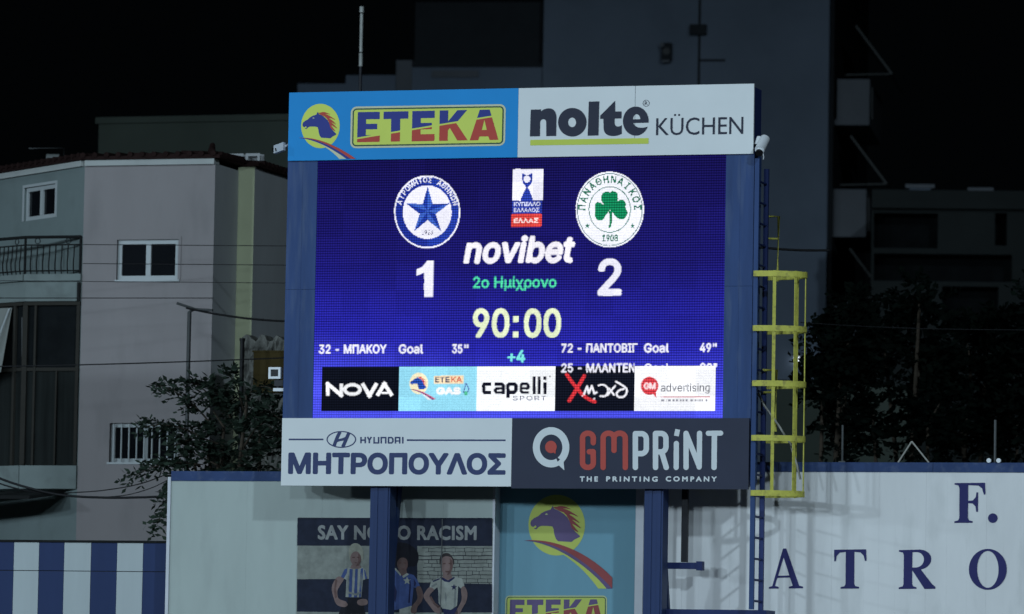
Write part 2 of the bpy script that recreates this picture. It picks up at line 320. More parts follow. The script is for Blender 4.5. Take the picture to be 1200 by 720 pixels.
# ---------------------------------------------------------------- letter outlines (capital height 400)
GLYPHS = {
    's': {
        '"': (252, [[61,250,55,400,107,400,101,250],[151,250,146,400,197,400,191,250]]),
        '+': (356, [[155,27,155,286,201,286,201,27],[48,135,48,178,307,178,307,135]]),
        '-': (356, [[265,192,265,148,90,148,90,192]]),
        '0': (356, [[178,-5,137,1,102,19,74,49,54,89,42,140,38,200,42,260,54,310,75,351,103,381,137,399,178,405,219,399,254,381,282,351,302,310,314,260,319,200,315,140,302,89,282,49,254,19,220,1],[178,39,205,44,228,58,246,81,260,113,268,153,270,200,268,247,260,287,246,319,228,342,205,357,178,361,151,357,128,342,110,319,97,287,89,247,86,200,89,153,97,113,110,81,128,58,151,44]]),
        '1': (356, [[60,0,60,43,307,43,307,0],[217,400,217,0,167,0,167,352,165,352,68,281,68,336,156,400]]),
        '2': (356, [[50,0,50,37,184,180,205,202,222,222,235,240,244,257,250,274,252,292,249,312,242,329,230,343,215,353,196,359,176,361,154,359,135,352,120,340,109,325,102,306,100,285,52,285,56,318,68,348,87,372,112,390,143,402,177,405,211,402,241,390,265,373,284,350,296,323,300,293,298,271,292,250,281,228,264,203,241,175,210,141,120,48,120,45,306,45,306,0]]),
        '3': (356, [[171,-5,136,-2,104,8,77,24,55,45,41,72,34,104,86,104,90,84,99,68,113,56,130,47,150,41,172,39,195,41,216,48,234,58,247,73,256,92,259,114,256,135,248,154,235,171,216,184,190,192,158,195,123,195,123,235,226,352,226,355,55,355,55,400,293,400,293,362,166,219,166,227,207,227,242,217,271,199,292,175,305,146,309,114,305,81,291,52,270,28,243,10,209,-2]]),
        '4': (356, [[31,83,31,125,194,400,244,400,85,130,85,128,325,128,325,83],[221,0,221,250,270,250,270,0]]),
        '5': (356, [[174,-5,140,-2,110,9,85,25,65,47,52,73,47,103,96,103,100,85,108,70,121,57,136,47,154,41,174,39,197,42,217,51,234,64,247,82,255,103,258,128,255,152,247,174,233,192,216,206,195,215,171,218,151,216,132,211,114,203,101,193,53,199,75,400,288,400,288,355,118,355,105,237,107,237,122,247,140,255,159,261,180,262,207,260,231,252,253,240,271,224,286,205,298,182,305,156,307,128,303,92,290,59,270,32,243,12,210,-1]]),
        '6': (356, [[178,-5,143,-1,112,12,86,32,66,59,54,91,50,127,53,157,63,188,80,224,108,268,198,400,253,400,119,205,114,205,121,216,130,226,141,235,154,241,169,246,185,247,219,243,248,232,272,213,291,189,302,158,306,123,302,88,289,57,269,31,244,11,213,-1],[178,38,200,41,219,49,235,62,247,80,255,100,257,123,255,147,247,168,235,185,219,198,200,206,178,209,156,206,137,198,121,185,108,168,101,148,98,125,101,101,108,80,121,62,137,49,156,41]]),
        '7': (356, [[76,0,254,352,254,355,49,355,49,400,307,400,307,353,130,0]]),
        '8': (356, [[178,-5,140,-2,107,9,79,26,58,49,45,76,41,106,43,131,51,153,63,173,79,190,99,201,120,208,120,210,93,222,73,242,60,269,55,299,59,328,71,354,90,375,115,392,144,402,178,405,211,402,241,392,265,375,284,354,296,328,300,299,296,269,283,242,262,222,236,210,236,208,257,201,276,190,292,173,305,153,313,131,315,106,311,76,298,49,277,26,249,9,216,-2],[178,39,203,41,224,47,241,58,254,72,262,89,265,109,262,130,253,148,240,164,222,175,201,183,178,185,154,183,133,175,115,164,102,148,94,130,91,109,93,89,101,72,114,58,132,47,153,41],[178,228,198,230,216,236,230,246,241,260,249,276,251,295,249,314,242,330,231,344,216,353,198,360,178,362,157,360,139,353,125,344,114,330,107,314,104,295,107,276,114,260,125,246,140,236,158,230]]),
        '9': (356, [[178,405,213,401,244,388,270,368,289,341,302,309,306,273,303,243,293,212,275,176,248,132,158,0,103,0,237,195,242,195,235,184,226,174,215,165,202,159,187,154,171,153,137,157,108,168,84,187,65,211,54,242,50,277,54,312,67,343,86,369,112,389,143,401],[178,362,156,359,137,351,121,338,109,320,101,300,99,277,101,253,109,232,121,215,137,202,156,194,178,191,200,194,219,202,235,215,247,232,255,252,257,275,255,299,247,320,235,338,219,351,200,359]]),
        ':': (148, [[75,-3,61,-1,50,7,42,19,39,32,42,46,50,58,61,66,75,68,89,66,100,58,108,46,111,32,108,19,100,7,89,-1],[75,213,61,216,50,223,42,235,39,249,42,262,50,274,61,282,75,285,89,282,100,274,108,262,111,249,108,235,100,223,89,216]]),
        'A': (377, [[13,0,158,400,217,400,364,0,311,0,226,238,217,263,208,293,196,330,183,376,193,376,179,329,167,292,158,262,150,238,67,0],[86,112,86,156,291,156,291,112]]),
        'B': (359, [[47,0,47,400,190,400,228,396,259,386,282,369,299,348,310,322,313,294,311,271,304,252,294,237,280,225,265,216,248,210,248,206,267,202,286,193,303,179,316,160,326,136,329,107,325,78,315,52,297,31,271,14,237,4,194,0],[98,45,192,45,233,49,259,63,274,83,279,107,277,127,269,145,257,160,240,171,220,179,195,181,98,181],[98,224,187,224,208,227,227,233,242,243,254,257,262,273,264,293,260,317,246,337,222,351,189,355,98,355]]),
        'C': (401, [[210,-5,161,1,118,20,82,50,55,91,37,141,32,200,37,259,55,309,82,350,118,380,161,399,210,405,240,403,268,397,293,386,316,370,336,352,352,329,364,303,372,274,321,274,315,293,306,310,295,325,281,337,265,346,248,353,229,357,210,358,175,354,144,340,118,317,98,286,86,247,81,200,86,153,98,114,118,83,145,60,176,46,210,42,229,43,248,47,265,54,281,63,295,75,306,90,315,107,321,126,372,126,364,97,352,71,336,49,316,30,293,15,268,4,240,-3]]),
        'D': (395, [[172,0,75,0,75,45,169,45,214,49,250,63,278,86,298,117,310,156,314,201,310,246,298,283,279,314,251,337,216,351,174,355,73,355,73,400,177,400,231,394,277,376,314,347,341,308,357,258,363,201,357,143,341,93,313,54,276,24,228,6],[98,400,98,0,47,0,47,400]]),
        'E': (329, [[47,0,47,400,293,400,293,355,98,355,98,225,279,225,279,180,98,180,98,45,295,45,295,0]]),
        'F': (322, [[47,0,47,400,290,400,290,355,98,355,98,219,272,219,272,174,98,174,98,0]]),
        'G': (409, [[211,-5,161,1,117,20,81,50,54,91,37,141,32,200,37,259,54,309,81,350,117,380,160,399,208,405,239,403,268,396,294,385,317,369,337,350,353,327,365,302,373,274,321,274,314,293,304,309,293,323,280,336,265,346,248,353,229,357,209,358,175,354,144,340,118,317,98,286,86,247,81,200,86,153,98,114,119,83,145,60,176,46,211,42,243,45,271,56,294,73,312,97,323,126,326,159,341,157,222,157,222,201,376,201,376,157,371,111,354,71,329,39,296,15,256,0]]),
        'H': (406, [[47,0,47,400,98,400,98,227,308,227,308,400,359,400,359,0,308,0,308,182,98,182,98,0]]),
        'I': (236, [[24,0,24,45,93,45,93,355,24,355,24,400,212,400,212,355,144,355,144,45,212,45,212,0]]),
        'J': (312, [[146,-5,98,2,59,26,34,63,26,114,26,136,77,136,77,114,81,82,96,58,117,44,146,39,173,44,195,58,209,82,214,114,214,400,264,400,264,114,256,63,231,26,193,2]]),
        'K': (367, [[82,114,82,170,96,188,109,205,123,222,137,239,152,255,166,271,286,400,352,400,182,217,179,217],[47,0,47,400,98,400,98,263,97,177,98,152,98,0],[293,0,148,204,179,243,353,0]]),
        'L': (309, [[47,0,47,400,98,400,98,45,284,45,284,0]]),
        'M': (494, [[47,0,47,400,119,400,218,147,222,137,253,38,242,38,277,147,374,400,446,400,446,0,397,0,397,229,399,359,403,359,397,341,391,322,358,229,269,0,225,0,134,229,95,340,88,359,93,359,96,229,96,0]]),
        'N': (412, [[47,0,47,400,107,400,270,144,277,133,285,119,295,102,305,84,315,64,325,43,318,42,316,64,315,85,314,105,314,124,314,153,314,400,364,400,364,0,304,0,159,228,139,260,129,278,116,300,85,355,94,357,97,278,98,229,98,0]]),
        'O': (419, [[210,-5,161,1,118,20,82,50,55,91,37,141,32,200,37,259,55,309,82,350,118,380,161,399,210,405,259,399,302,380,337,350,365,309,382,259,388,200,382,141,365,91,337,50,302,20,259,1],[210,42,244,46,275,60,301,82,321,113,334,153,338,200,334,247,321,287,301,318,275,340,244,354,210,358,176,354,145,340,119,318,99,286,86,247,81,200,86,153,99,113,119,82,145,60,176,46]]),
        'P': (350, [[47,0,47,400,185,400,227,396,261,383,288,363,306,338,318,307,321,273,318,239,306,209,288,183,261,163,227,150,185,146,86,146,86,191,183,191,211,193,234,201,250,214,262,231,269,251,271,273,269,296,262,316,250,332,233,345,211,353,183,355,98,355,98,0]]),
        'R': (353, [[47,0,47,400,186,400,228,396,262,384,288,365,307,341,318,311,322,277,318,243,307,213,288,189,262,171,228,159,186,155,76,155,76,201,184,201,212,203,234,210,251,221,262,236,269,255,271,277,269,299,262,318,251,334,234,346,212,353,183,355,98,355,98,0],[278,0,181,180,238,180,336,0]]),
        'S': (351, [[176,-7,135,-3,100,7,72,24,50,47,36,75,30,107,82,107,87,86,97,69,112,56,131,46,153,41,176,39,202,41,225,47,244,58,259,72,269,90,272,110,269,127,261,141,249,152,233,161,214,168,192,175,144,188,100,205,68,227,48,257,41,293,45,325,59,352,80,375,108,391,141,402,179,405,216,402,249,391,276,375,297,353,310,327,315,297,265,297,257,324,238,344,210,356,177,361,153,358,132,352,114,342,101,329,93,313,90,295,94,277,103,262,117,251,133,242,150,236,167,231,208,220,226,214,245,207,264,198,282,187,298,173,310,155,318,134,321,109,317,78,304,50,283,26,254,8,218,-3]]),
        'T': (353, [[25,355,25,400,328,400,328,355,202,355,202,0,151,0,151,355]]),
        'U': (407, [[203,-6,159,-2,121,12,90,34,67,63,52,97,47,136,47,400,98,400,98,140,101,113,111,89,126,69,147,53,173,44,203,41,234,44,260,53,281,69,296,89,306,113,309,140,309,400,359,400,359,136,355,97,340,63,317,34,286,12,248,-2]]),
        'V': (377, [[160,0,13,400,66,400,151,162,159,139,169,108,181,70,195,24,184,24,198,71,210,109,220,139,228,162,310,400,364,400,219,0]]),
        'W': (540, [[122,0,13,400,65,400,128,154,133,134,138,114,142,94,147,74,151,53,155,31,149,31,153,53,157,74,161,94,166,114,171,134,176,154,241,400,299,400,363,154,368,134,373,114,382,74,387,53,391,31,384,31,388,53,392,74,397,94,401,114,411,154,474,400,526,400,417,0,358,0,289,254,283,280,276,308,270,339,264,373,275,373,269,340,263,310,257,282,250,254,181,0]]),
        'Y': (371, [[160,0,160,164,13,400,72,400,151,271,164,250,175,230,185,208,196,181,176,181,187,208,197,230,208,250,220,271,300,400,358,400,211,164,211,0]]),
        'a': (306, [[126,-7,99,-4,74,4,53,17,37,35,27,58,24,85,26,108,34,127,46,141,61,152,79,160,99,166,119,170,140,173,164,176,184,178,198,181,209,185,215,191,217,200,215,219,210,233,201,245,189,253,173,258,154,260,134,258,117,253,103,246,92,237,84,226,79,215,32,229,45,253,62,272,82,286,105,295,128,301,152,302,169,301,188,298,207,293,225,283,241,270,253,252,262,228,265,198,265,0,217,0,217,41,214,41,208,30,198,19,185,9,169,1,149,-5],[134,36,159,38,179,46,195,58,207,73,214,90,217,108,217,149,212,146,204,143,194,141,182,138,170,136,138,132,121,129,106,125,92,118,81,110,74,98,72,82,74,68,80,57,90,48,102,41,117,37]]),
        'b': (334, [[180,-6,156,-4,136,3,120,13,108,25,100,36,93,46,88,46,88,0,41,0,41,400,89,400,89,251,93,251,99,261,108,272,119,283,135,293,155,300,180,302,215,298,246,283,272,261,291,230,303,192,307,148,303,104,291,66,272,36,246,13,216,-2],[173,37,199,40,220,52,236,69,248,92,256,119,258,149,256,179,248,205,237,228,220,245,199,256,173,259,148,256,127,245,110,229,98,207,91,180,89,149,91,118,98,90,110,68,127,51,148,40]]),
        'c': (311, [[163,-6,125,-2,92,13,65,36,44,67,31,104,27,147,31,191,44,229,65,260,92,283,125,297,163,302,184,301,204,297,223,289,240,280,255,268,267,253,277,236,284,218,238,206,234,217,228,227,221,236,212,244,202,251,190,255,177,258,163,259,136,255,114,244,97,226,85,203,78,176,76,147,78,119,85,92,97,70,114,52,136,40,163,37,178,38,191,41,203,45,213,52,222,60,229,70,235,80,239,92,285,81,278,61,268,44,256,29,241,17,224,7,205,-1,185,-5]]),
        'd': (334, [[154,-6,118,-2,88,13,62,36,43,66,31,104,27,148,31,192,43,230,62,261,88,283,119,298,154,302,179,300,199,293,214,283,226,272,235,261,241,251,244,251,244,400,292,400,292,0,246,0,246,46,241,46,235,36,226,25,214,13,198,3,179,-4],[161,37,186,40,207,51,223,68,235,90,243,118,245,149,243,180,236,207,224,229,207,245,186,256,161,259,135,256,114,245,97,228,85,205,78,179,76,149,78,119,85,92,97,69,114,52,135,40]]),
        'e': (318, [[167,-6,126,-2,92,13,64,36,44,67,31,104,27,147,31,190,43,228,64,259,90,283,123,297,161,302,185,300,209,294,231,283,251,268,268,248,281,222,289,190,292,152,292,133,59,133,59,174,266,174,243,159,241,187,234,211,222,231,206,247,186,256,161,260,136,256,115,246,98,231,86,212,78,190,75,166,75,140,78,109,87,83,101,63,119,48,141,39,167,36,184,38,199,41,213,48,224,57,234,69,240,83,287,71,278,50,263,31,245,15,222,3,196,-4]]),
        'g': (334, [[163,-118,132,-116,105,-110,83,-100,65,-87,50,-71,40,-54,80,-32,87,-42,96,-52,107,-61,121,-69,140,-75,163,-77,196,-72,222,-59,239,-37,245,-5,245,54,241,54,234,44,225,33,214,22,198,12,179,6,153,4,119,8,89,21,63,42,43,71,31,107,27,150,31,193,43,231,63,261,88,283,119,298,154,302,179,300,199,293,215,283,227,272,235,261,242,251,246,251,246,298,293,298,293,-7,289,-42,275,-71,255,-92,228,-107,197,-116],[161,46,186,50,207,59,224,74,236,95,243,121,246,151,243,181,236,208,224,229,208,246,187,256,161,259,135,256,114,245,97,228,85,206,78,180,76,151,78,122,86,96,98,75,114,60,136,50]]),
        'h': (322, [[89,178,89,0,41,0,41,400,89,400,89,226,81,226,97,261,120,285,147,298,179,302,207,299,232,290,253,274,268,252,278,224,281,189,281,0,233,0,233,185,228,216,215,239,193,254,165,259,145,256,126,250,111,238,99,222,92,202]]),
        'i': (131, [[41,0,41,298,89,298,89,0],[66,348,53,351,42,357,35,368,32,380,35,392,42,403,53,409,66,412,79,409,90,403,97,392,99,380,97,368,90,357,79,351]]),
        'l': (149, [[110,-2,79,3,58,16,46,37,41,66,41,400,89,400,89,78,91,60,94,49,102,43,115,41,133,43,142,2,135,1,127,-1,118,-2]]),
        'm': (479, [[41,0,41,298,88,298,88,232,85,232,93,254,104,272,119,286,135,296,153,302,172,304,202,299,226,284,243,261,252,232,246,232,253,252,265,270,281,284,299,295,320,301,343,304,368,301,391,292,410,278,425,258,435,232,438,201,438,0,390,0,390,199,385,227,372,246,352,256,329,260,310,258,294,251,281,241,272,228,266,212,264,194,264,0,216,0,216,204,211,227,199,245,180,256,157,260,140,258,124,252,110,242,99,227,92,209,89,187,89,0]]),
        'n': (322, [[89,178,89,0,41,0,41,298,88,298,88,226,81,226,97,261,120,285,147,298,179,302,207,299,232,290,252,274,268,252,278,224,281,189,281,0,233,0,233,185,228,216,215,239,193,254,165,259,145,256,126,250,111,238,99,222,92,202]]),
        'o': (326, [[163,-6,125,-2,92,13,65,36,44,67,31,104,27,147,31,191,44,229,65,260,92,283,125,297,163,302,201,297,235,283,262,260,283,229,295,191,300,147,295,104,283,67,262,36,235,13,201,-2],[163,37,190,40,212,52,229,70,241,92,249,119,251,147,249,176,241,203,229,226,212,244,190,255,163,259,136,255,114,244,97,226,85,203,78,176,76,147,78,119,85,92,97,70,114,52,136,40]]),
        'p': (334, [[41,-112,41,298,88,298,88,251,93,251,99,261,108,272,119,283,135,293,155,300,180,302,215,298,246,283,272,261,291,230,303,192,307,148,303,104,291,66,272,36,246,13,216,-2,180,-6,156,-4,136,3,120,13,108,25,100,36,93,46,89,46,89,-112],[173,37,199,40,220,52,236,69,248,92,256,119,258,149,256,179,248,205,237,228,220,245,199,256,173,259,148,256,127,245,110,229,98,207,91,180,89,149,91,118,98,90,110,68,127,51,148,40]]),
        'r': (204, [[41,0,41,298,88,298,88,252,91,252,102,273,120,289,142,299,168,303,191,302,191,253,172,256,163,256,143,254,125,247,110,237,99,223,92,206,89,186,89,0]]),
        's': (287, [[143,-6,114,-4,88,3,66,14,49,30,36,50,28,74,74,84,83,62,98,47,118,39,143,36,171,39,192,49,206,64,211,81,208,95,200,107,186,116,167,122,117,134,82,146,57,164,42,187,37,215,40,240,51,261,68,278,90,291,117,300,147,302,176,300,200,293,219,282,235,267,247,249,255,228,211,218,203,234,191,248,173,258,147,261,123,258,103,249,90,235,85,218,88,203,97,191,113,182,135,175,180,165,216,152,241,135,256,112,260,84,257,59,246,37,228,19,204,5,176,-4]]),
        't': (179, [[160,298,160,257,5,257,5,298],[51,370,99,370,99,77,101,60,107,48,118,41,134,39,159,42,168,1,160,-1,151,-2,142,-3,132,-3,98,2,72,17,56,41,51,73]]),
        'u': (322, [[143,-4,115,-1,90,8,70,24,54,46,45,75,41,109,41,298,89,298,89,113,94,82,108,59,129,44,157,39,178,42,196,49,211,60,223,76,230,96,233,120,233,298,281,298,281,0,234,0,234,72,242,72,225,37,202,13,175,0]]),
        'v': (306, [[128,0,14,298,66,298,130,122,139,95,147,68,154,42,162,16,145,16,152,42,159,68,167,95,176,122,240,298,292,298,178,0]]),
        'y': (306, [[37,-109,48,-67,69,-71,82,-70,93,-66,102,-58,111,-46,118,-28,128,-1,14,298,66,298,130,122,139,95,147,68,154,42,162,16,144,16,152,42,159,68,167,95,176,122,240,298,292,298,161,-46,151,-67,139,-84,125,-97,110,-107,92,-112,72,-114,61,-114,51,-112,43,-111]]),
        'Γ': (315, [[291,400,291,355,98,355,98,0,47,0,47,400]]),
        'Ε': (329, [[47,0,47,400,293,400,293,355,98,355,98,225,279,225,279,180,98,180,98,45,295,45,295,0]]),
        'Θ': (419, [[294,221,294,179,125,179,125,221],[210,-5,161,1,118,20,82,50,55,91,37,141,32,200,37,259,55,309,82,350,118,380,161,399,210,405,259,399,302,380,337,350,365,309,382,259,388,200,382,141,365,91,337,50,302,20,259,1],[210,42,244,46,275,60,301,82,321,113,334,153,338,200,334,247,321,287,301,318,275,340,244,354,210,358,176,354,145,340,119,318,99,286,86,247,81,200,86,153,99,113,119,82,145,60,176,46]]),
        'Λ': (377, [[13,0,158,400,217,400,364,0,311,0,226,238,217,263,208,293,196,330,183,376,193,376,179,329,167,292,158,262,150,238,67,0]]),
        'Π': (406, [[359,400,359,0,308,0,308,355,98,355,98,0,47,0,47,400]]),
        'Σ': (375, [[34,0,34,39,150,161,161,172,209,217,209,195,202,202,183,219,172,228,161,239,150,250,43,361,43,400,338,400,338,355,177,355,134,356,115,356,98,357,94,366,124,341,135,331,147,319,161,305,248,215,248,197,161,105,145,90,131,76,118,63,106,52,85,34,89,43,108,44,129,44,152,44,177,45,341,45,341,0]]),
        'Ω': (421, [[33,0,33,45,130,45,130,64,101,76,76,95,57,120,43,149,35,182,32,219,35,258,45,294,60,326,82,353,108,375,138,392,173,402,210,405,248,402,283,392,313,375,339,353,361,326,376,294,386,258,390,219,387,182,378,149,364,120,345,95,320,76,291,64,291,45,388,45,388,0,245,0,245,80,284,98,314,128,332,168,339,218,335,259,323,293,304,321,278,341,247,354,211,358,175,354,143,341,118,321,99,293,87,259,83,218,89,168,107,128,137,98,177,80,177,0]]),
        'ί': (149, [[110,-2,79,3,58,16,46,37,41,66,41,298,89,298,89,78,91,60,94,49,102,43,115,41,133,43,142,2,135,1,127,-1,118,-2],[49,337,58,416,109,416,82,337]]),
        'μ': (320, [[41,-112,41,298,89,298,89,118,92,93,99,72,111,57,126,46,143,40,162,38,181,40,199,46,213,57,224,72,231,93,233,118,233,298,281,298,281,68,282,55,287,47,296,43,310,41,318,41,318,0,308,0,276,4,252,17,239,38,234,67,234,94,245,94,243,67,237,46,228,28,216,15,202,6,188,0,175,-3,162,-4,149,-3,135,0,121,6,108,15,96,28,87,46,81,67,79,94,89,94,89,-112]]),
        'ν': (319, [[141,0,51,238,46,248,40,254,31,258,20,259,14,259,14,300,22,300,47,297,68,290,84,276,95,256,144,122,153,95,161,68,168,42,175,16,158,16,166,42,173,68,181,95,190,122,254,298,306,298,192,0]]),
        'ο': (326, [[163,-6,125,-2,92,13,65,36,44,67,31,104,27,147,31,191,44,229,65,260,92,283,125,297,163,302,201,297,235,283,262,260,283,229,295,191,300,147,295,104,283,67,262,36,235,13,201,-2],[163,37,190,40,212,52,229,70,241,92,249,119,251,147,249,176,241,203,229,226,212,244,190,255,163,259,136,255,114,244,97,226,85,203,78,176,76,147,78,119,85,92,97,70,114,52,136,40]]),
        'ρ': (334, [[41,-112,41,149,45,193,58,230,78,261,104,283,136,298,174,302,212,298,244,284,271,261,290,231,303,193,307,149,303,105,291,67,272,36,246,13,216,-2,180,-6,155,-4,135,3,120,13,108,25,100,36,93,46,89,46,89,-112],[173,37,199,40,220,52,237,69,248,92,256,119,258,149,256,179,249,205,237,227,221,245,200,256,174,259,149,256,128,246,111,229,99,207,91,180,89,149,91,118,98,91,110,68,127,51,148,40]]),
        'χ': (310, [[19,-112,143,123,165,123,249,-39,255,-51,261,-59,266,-64,273,-67,282,-68,293,-68,305,-68,305,-112,293,-112,273,-111,256,-108,243,-102,231,-93,220,-79,209,-60,154,49,70,-112],[138,78,61,224,54,238,48,247,43,252,37,255,29,256,17,257,5,257,5,301,17,301,37,300,54,296,67,290,79,280,90,265,101,245,155,141,239,298,290,298,172,78]]),
    },
    'h': {
        'A': (391, [[212,402,172,402,0,0,59,0,109,118,279,118,333,0,391,0],[191,314,256,170,131,170]]),
        'C': (415, [[385,372,334,391,289,402,248,405,134,378,57,303,28,194,51,105,121,28,244,-5,301,-1,348,12,389,30,389,93,343,68,295,53,249,48,165,67,108,120,87,199,108,278,165,332,247,352,292,348,337,334,385,311]]),
        'E': (293, [[271,400,44,400,44,0,276,0,276,52,101,52,101,176,265,176,265,228,101,228,101,348,271,348]]),
        'G': (434, [[395,197,260,197,260,145,337,145,337,63,309,55,281,50,250,48,166,67,109,120,89,199,109,278,164,332,243,352,291,348,339,335,387,313,387,371,332,392,288,402,244,405,134,378,58,304,29,198,57,93,133,21,242,-5,295,-2,344,9,395,28]]),
        'H': (428, [[383,400,326,400,326,226,101,226,101,400,44,400,44,0,101,0,101,174,326,174,326,0,383,0]]),
        'I': (147, [[102,400,45,400,45,0,102,0]]),
        'K': (385, [[167,211,341,400,270,400,101,217,101,400,44,400,44,0,101,0,101,198,305,0,384,0]]),
        'M': (458, [[416,400,362,400,229,236,97,400,43,400,43,0,100,0,100,311,101,311,225,157,234,157,357,311,358,311,358,0,416,0]]),
        'N': (458, [[414,400,360,400,360,90,89,400,43,400,43,0,97,0,97,308,365,0,414,0]]),
        'O': (483, [[26,200,53,99,126,24,240,-5,356,24,430,99,456,200,430,303,356,377,241,405,128,377,53,302],[86,200,106,279,161,333,241,352,321,333,377,279,397,200,377,122,321,68,241,48,161,68,106,122]]),
        'P': (299, [[41,400,41,0,99,0,99,173,158,173,235,188,279,228,293,285,280,343,238,384,166,400],[99,348,166,348,207,339,228,316,234,287,225,253,201,232,164,225,99,225]]),
        'R': (354, [[45,400,45,0,103,0,103,174,127,174,156,168,188,142,233,82,286,0,354,0,332,31,315,55,300,79,271,125,243,162,211,190,247,213,270,246,277,288,261,348,216,386,146,400],[103,351,140,351,185,343,210,323,218,290,212,259,187,235,140,225,103,225]]),
        'S': (269, [[234,377,205,393,175,402,145,405,81,392,39,355,23,299,68,216,152,161,196,97,190,74,168,54,131,46,93,53,57,73,26,104,26,32,60,11,97,-1,138,-5,196,9,235,47,250,103,205,195,122,248,77,306,85,331,107,348,140,354,169,350,201,337,234,312]]),
        'T': (354, [[344,400,10,400,10,348,148,348,148,0,206,0,206,348,344,348]]),
        'U': (415, [[380,400,323,400,323,167,321,132,313,103,297,80,275,63,243,52,204,48,171,51,142,63,117,82,103,101,95,126,93,164,93,400,36,400,36,151,60,62,122,11,202,-5,301,15,360,72,380,157]]),
        'Y': (354, [[177,262,69,400,0,400,148,212,148,0,206,0,206,211,354,400,285,400]]),
        'e': (281, [[257,76,227,59,196,48,165,45,121,54,92,80,76,124,262,124,247,205,208,253,147,269,83,252,40,205,24,135,39,66,82,15,152,-5,192,-2,226,8,257,26],[77,158,90,194,114,216,148,223,180,215,201,193,210,158]]),
        'l': (128, [[90,400,38,400,38,0,90,0]]),
        'n': (293, [[88,263,36,263,36,0,88,0,88,189,111,211,132,223,154,227,181,219,199,197,205,163,205,0,257,0,257,162,245,222,213,257,168,269,139,264,112,250,89,229,88,229]]),
        'o': (324, [[160,269,89,251,40,203,21,134,39,62,88,13,160,-5,235,12,284,61,303,134,284,204,234,251],[160,222,206,210,238,179,249,134,238,85,207,53,160,42,115,53,85,86,74,134,86,179,116,210]]),
        't': (195, [[98,318,0,222,0,216,46,216,46,77,55,35,84,6,131,-5,151,-3,174,3,195,12,195,61,174,50,154,44,135,42,119,45,104,57,98,82,98,216,181,216,181,263,98,263]]),
        '®': (434, [[122,91,160,91,160,190,182,190,206,186,226,167,251,128,272,91,317,91,289,137,271,164,254,183,235,195,235,196,270,206,293,229,301,263,294,290,270,314,225,324,122,324],[160,222,160,292,220,292,242,288,256,276,262,257,256,238,239,226,213,222],[397,211,372,120,308,55,216,30,125,55,61,120,36,211,61,302,125,367,216,391,308,367,372,302],[433,211,403,320,326,398,216,427,107,398,30,320,1,211,30,102,107,24,216,-5,326,24,403,102]]),
        'Ü': (415, [[380,400,323,400,323,167,321,132,313,103,297,80,275,63,243,52,204,48,171,51,142,63,117,82,103,101,95,126,93,164,93,400,36,400,36,151,60,62,122,11,202,-5,301,15,360,72,380,157],[154,497,140,494,130,484,126,470,130,456,140,447,154,443,167,447,177,456,181,470,177,484,167,494],[263,497,249,494,239,484,235,470,239,456,249,447,263,443,277,447,286,456,290,470,286,484,277,494]]),
    },
}
# ---------------------------------------------------------------- flat artwork: masks -> outlines -> meshes
LOOK = {'Μ': 'M', 'Α': 'A', 'Κ': 'K', 'Ο': 'O', 'Υ': 'Y', 'Ν': 'N', 'Τ': 'T', 'Β': 'B', 'Ι': 'I', 'Ε': 'E', 'Η': 'H', 'Ρ': 'P', 'ο': 'o', 'Ϊ': 'I'}

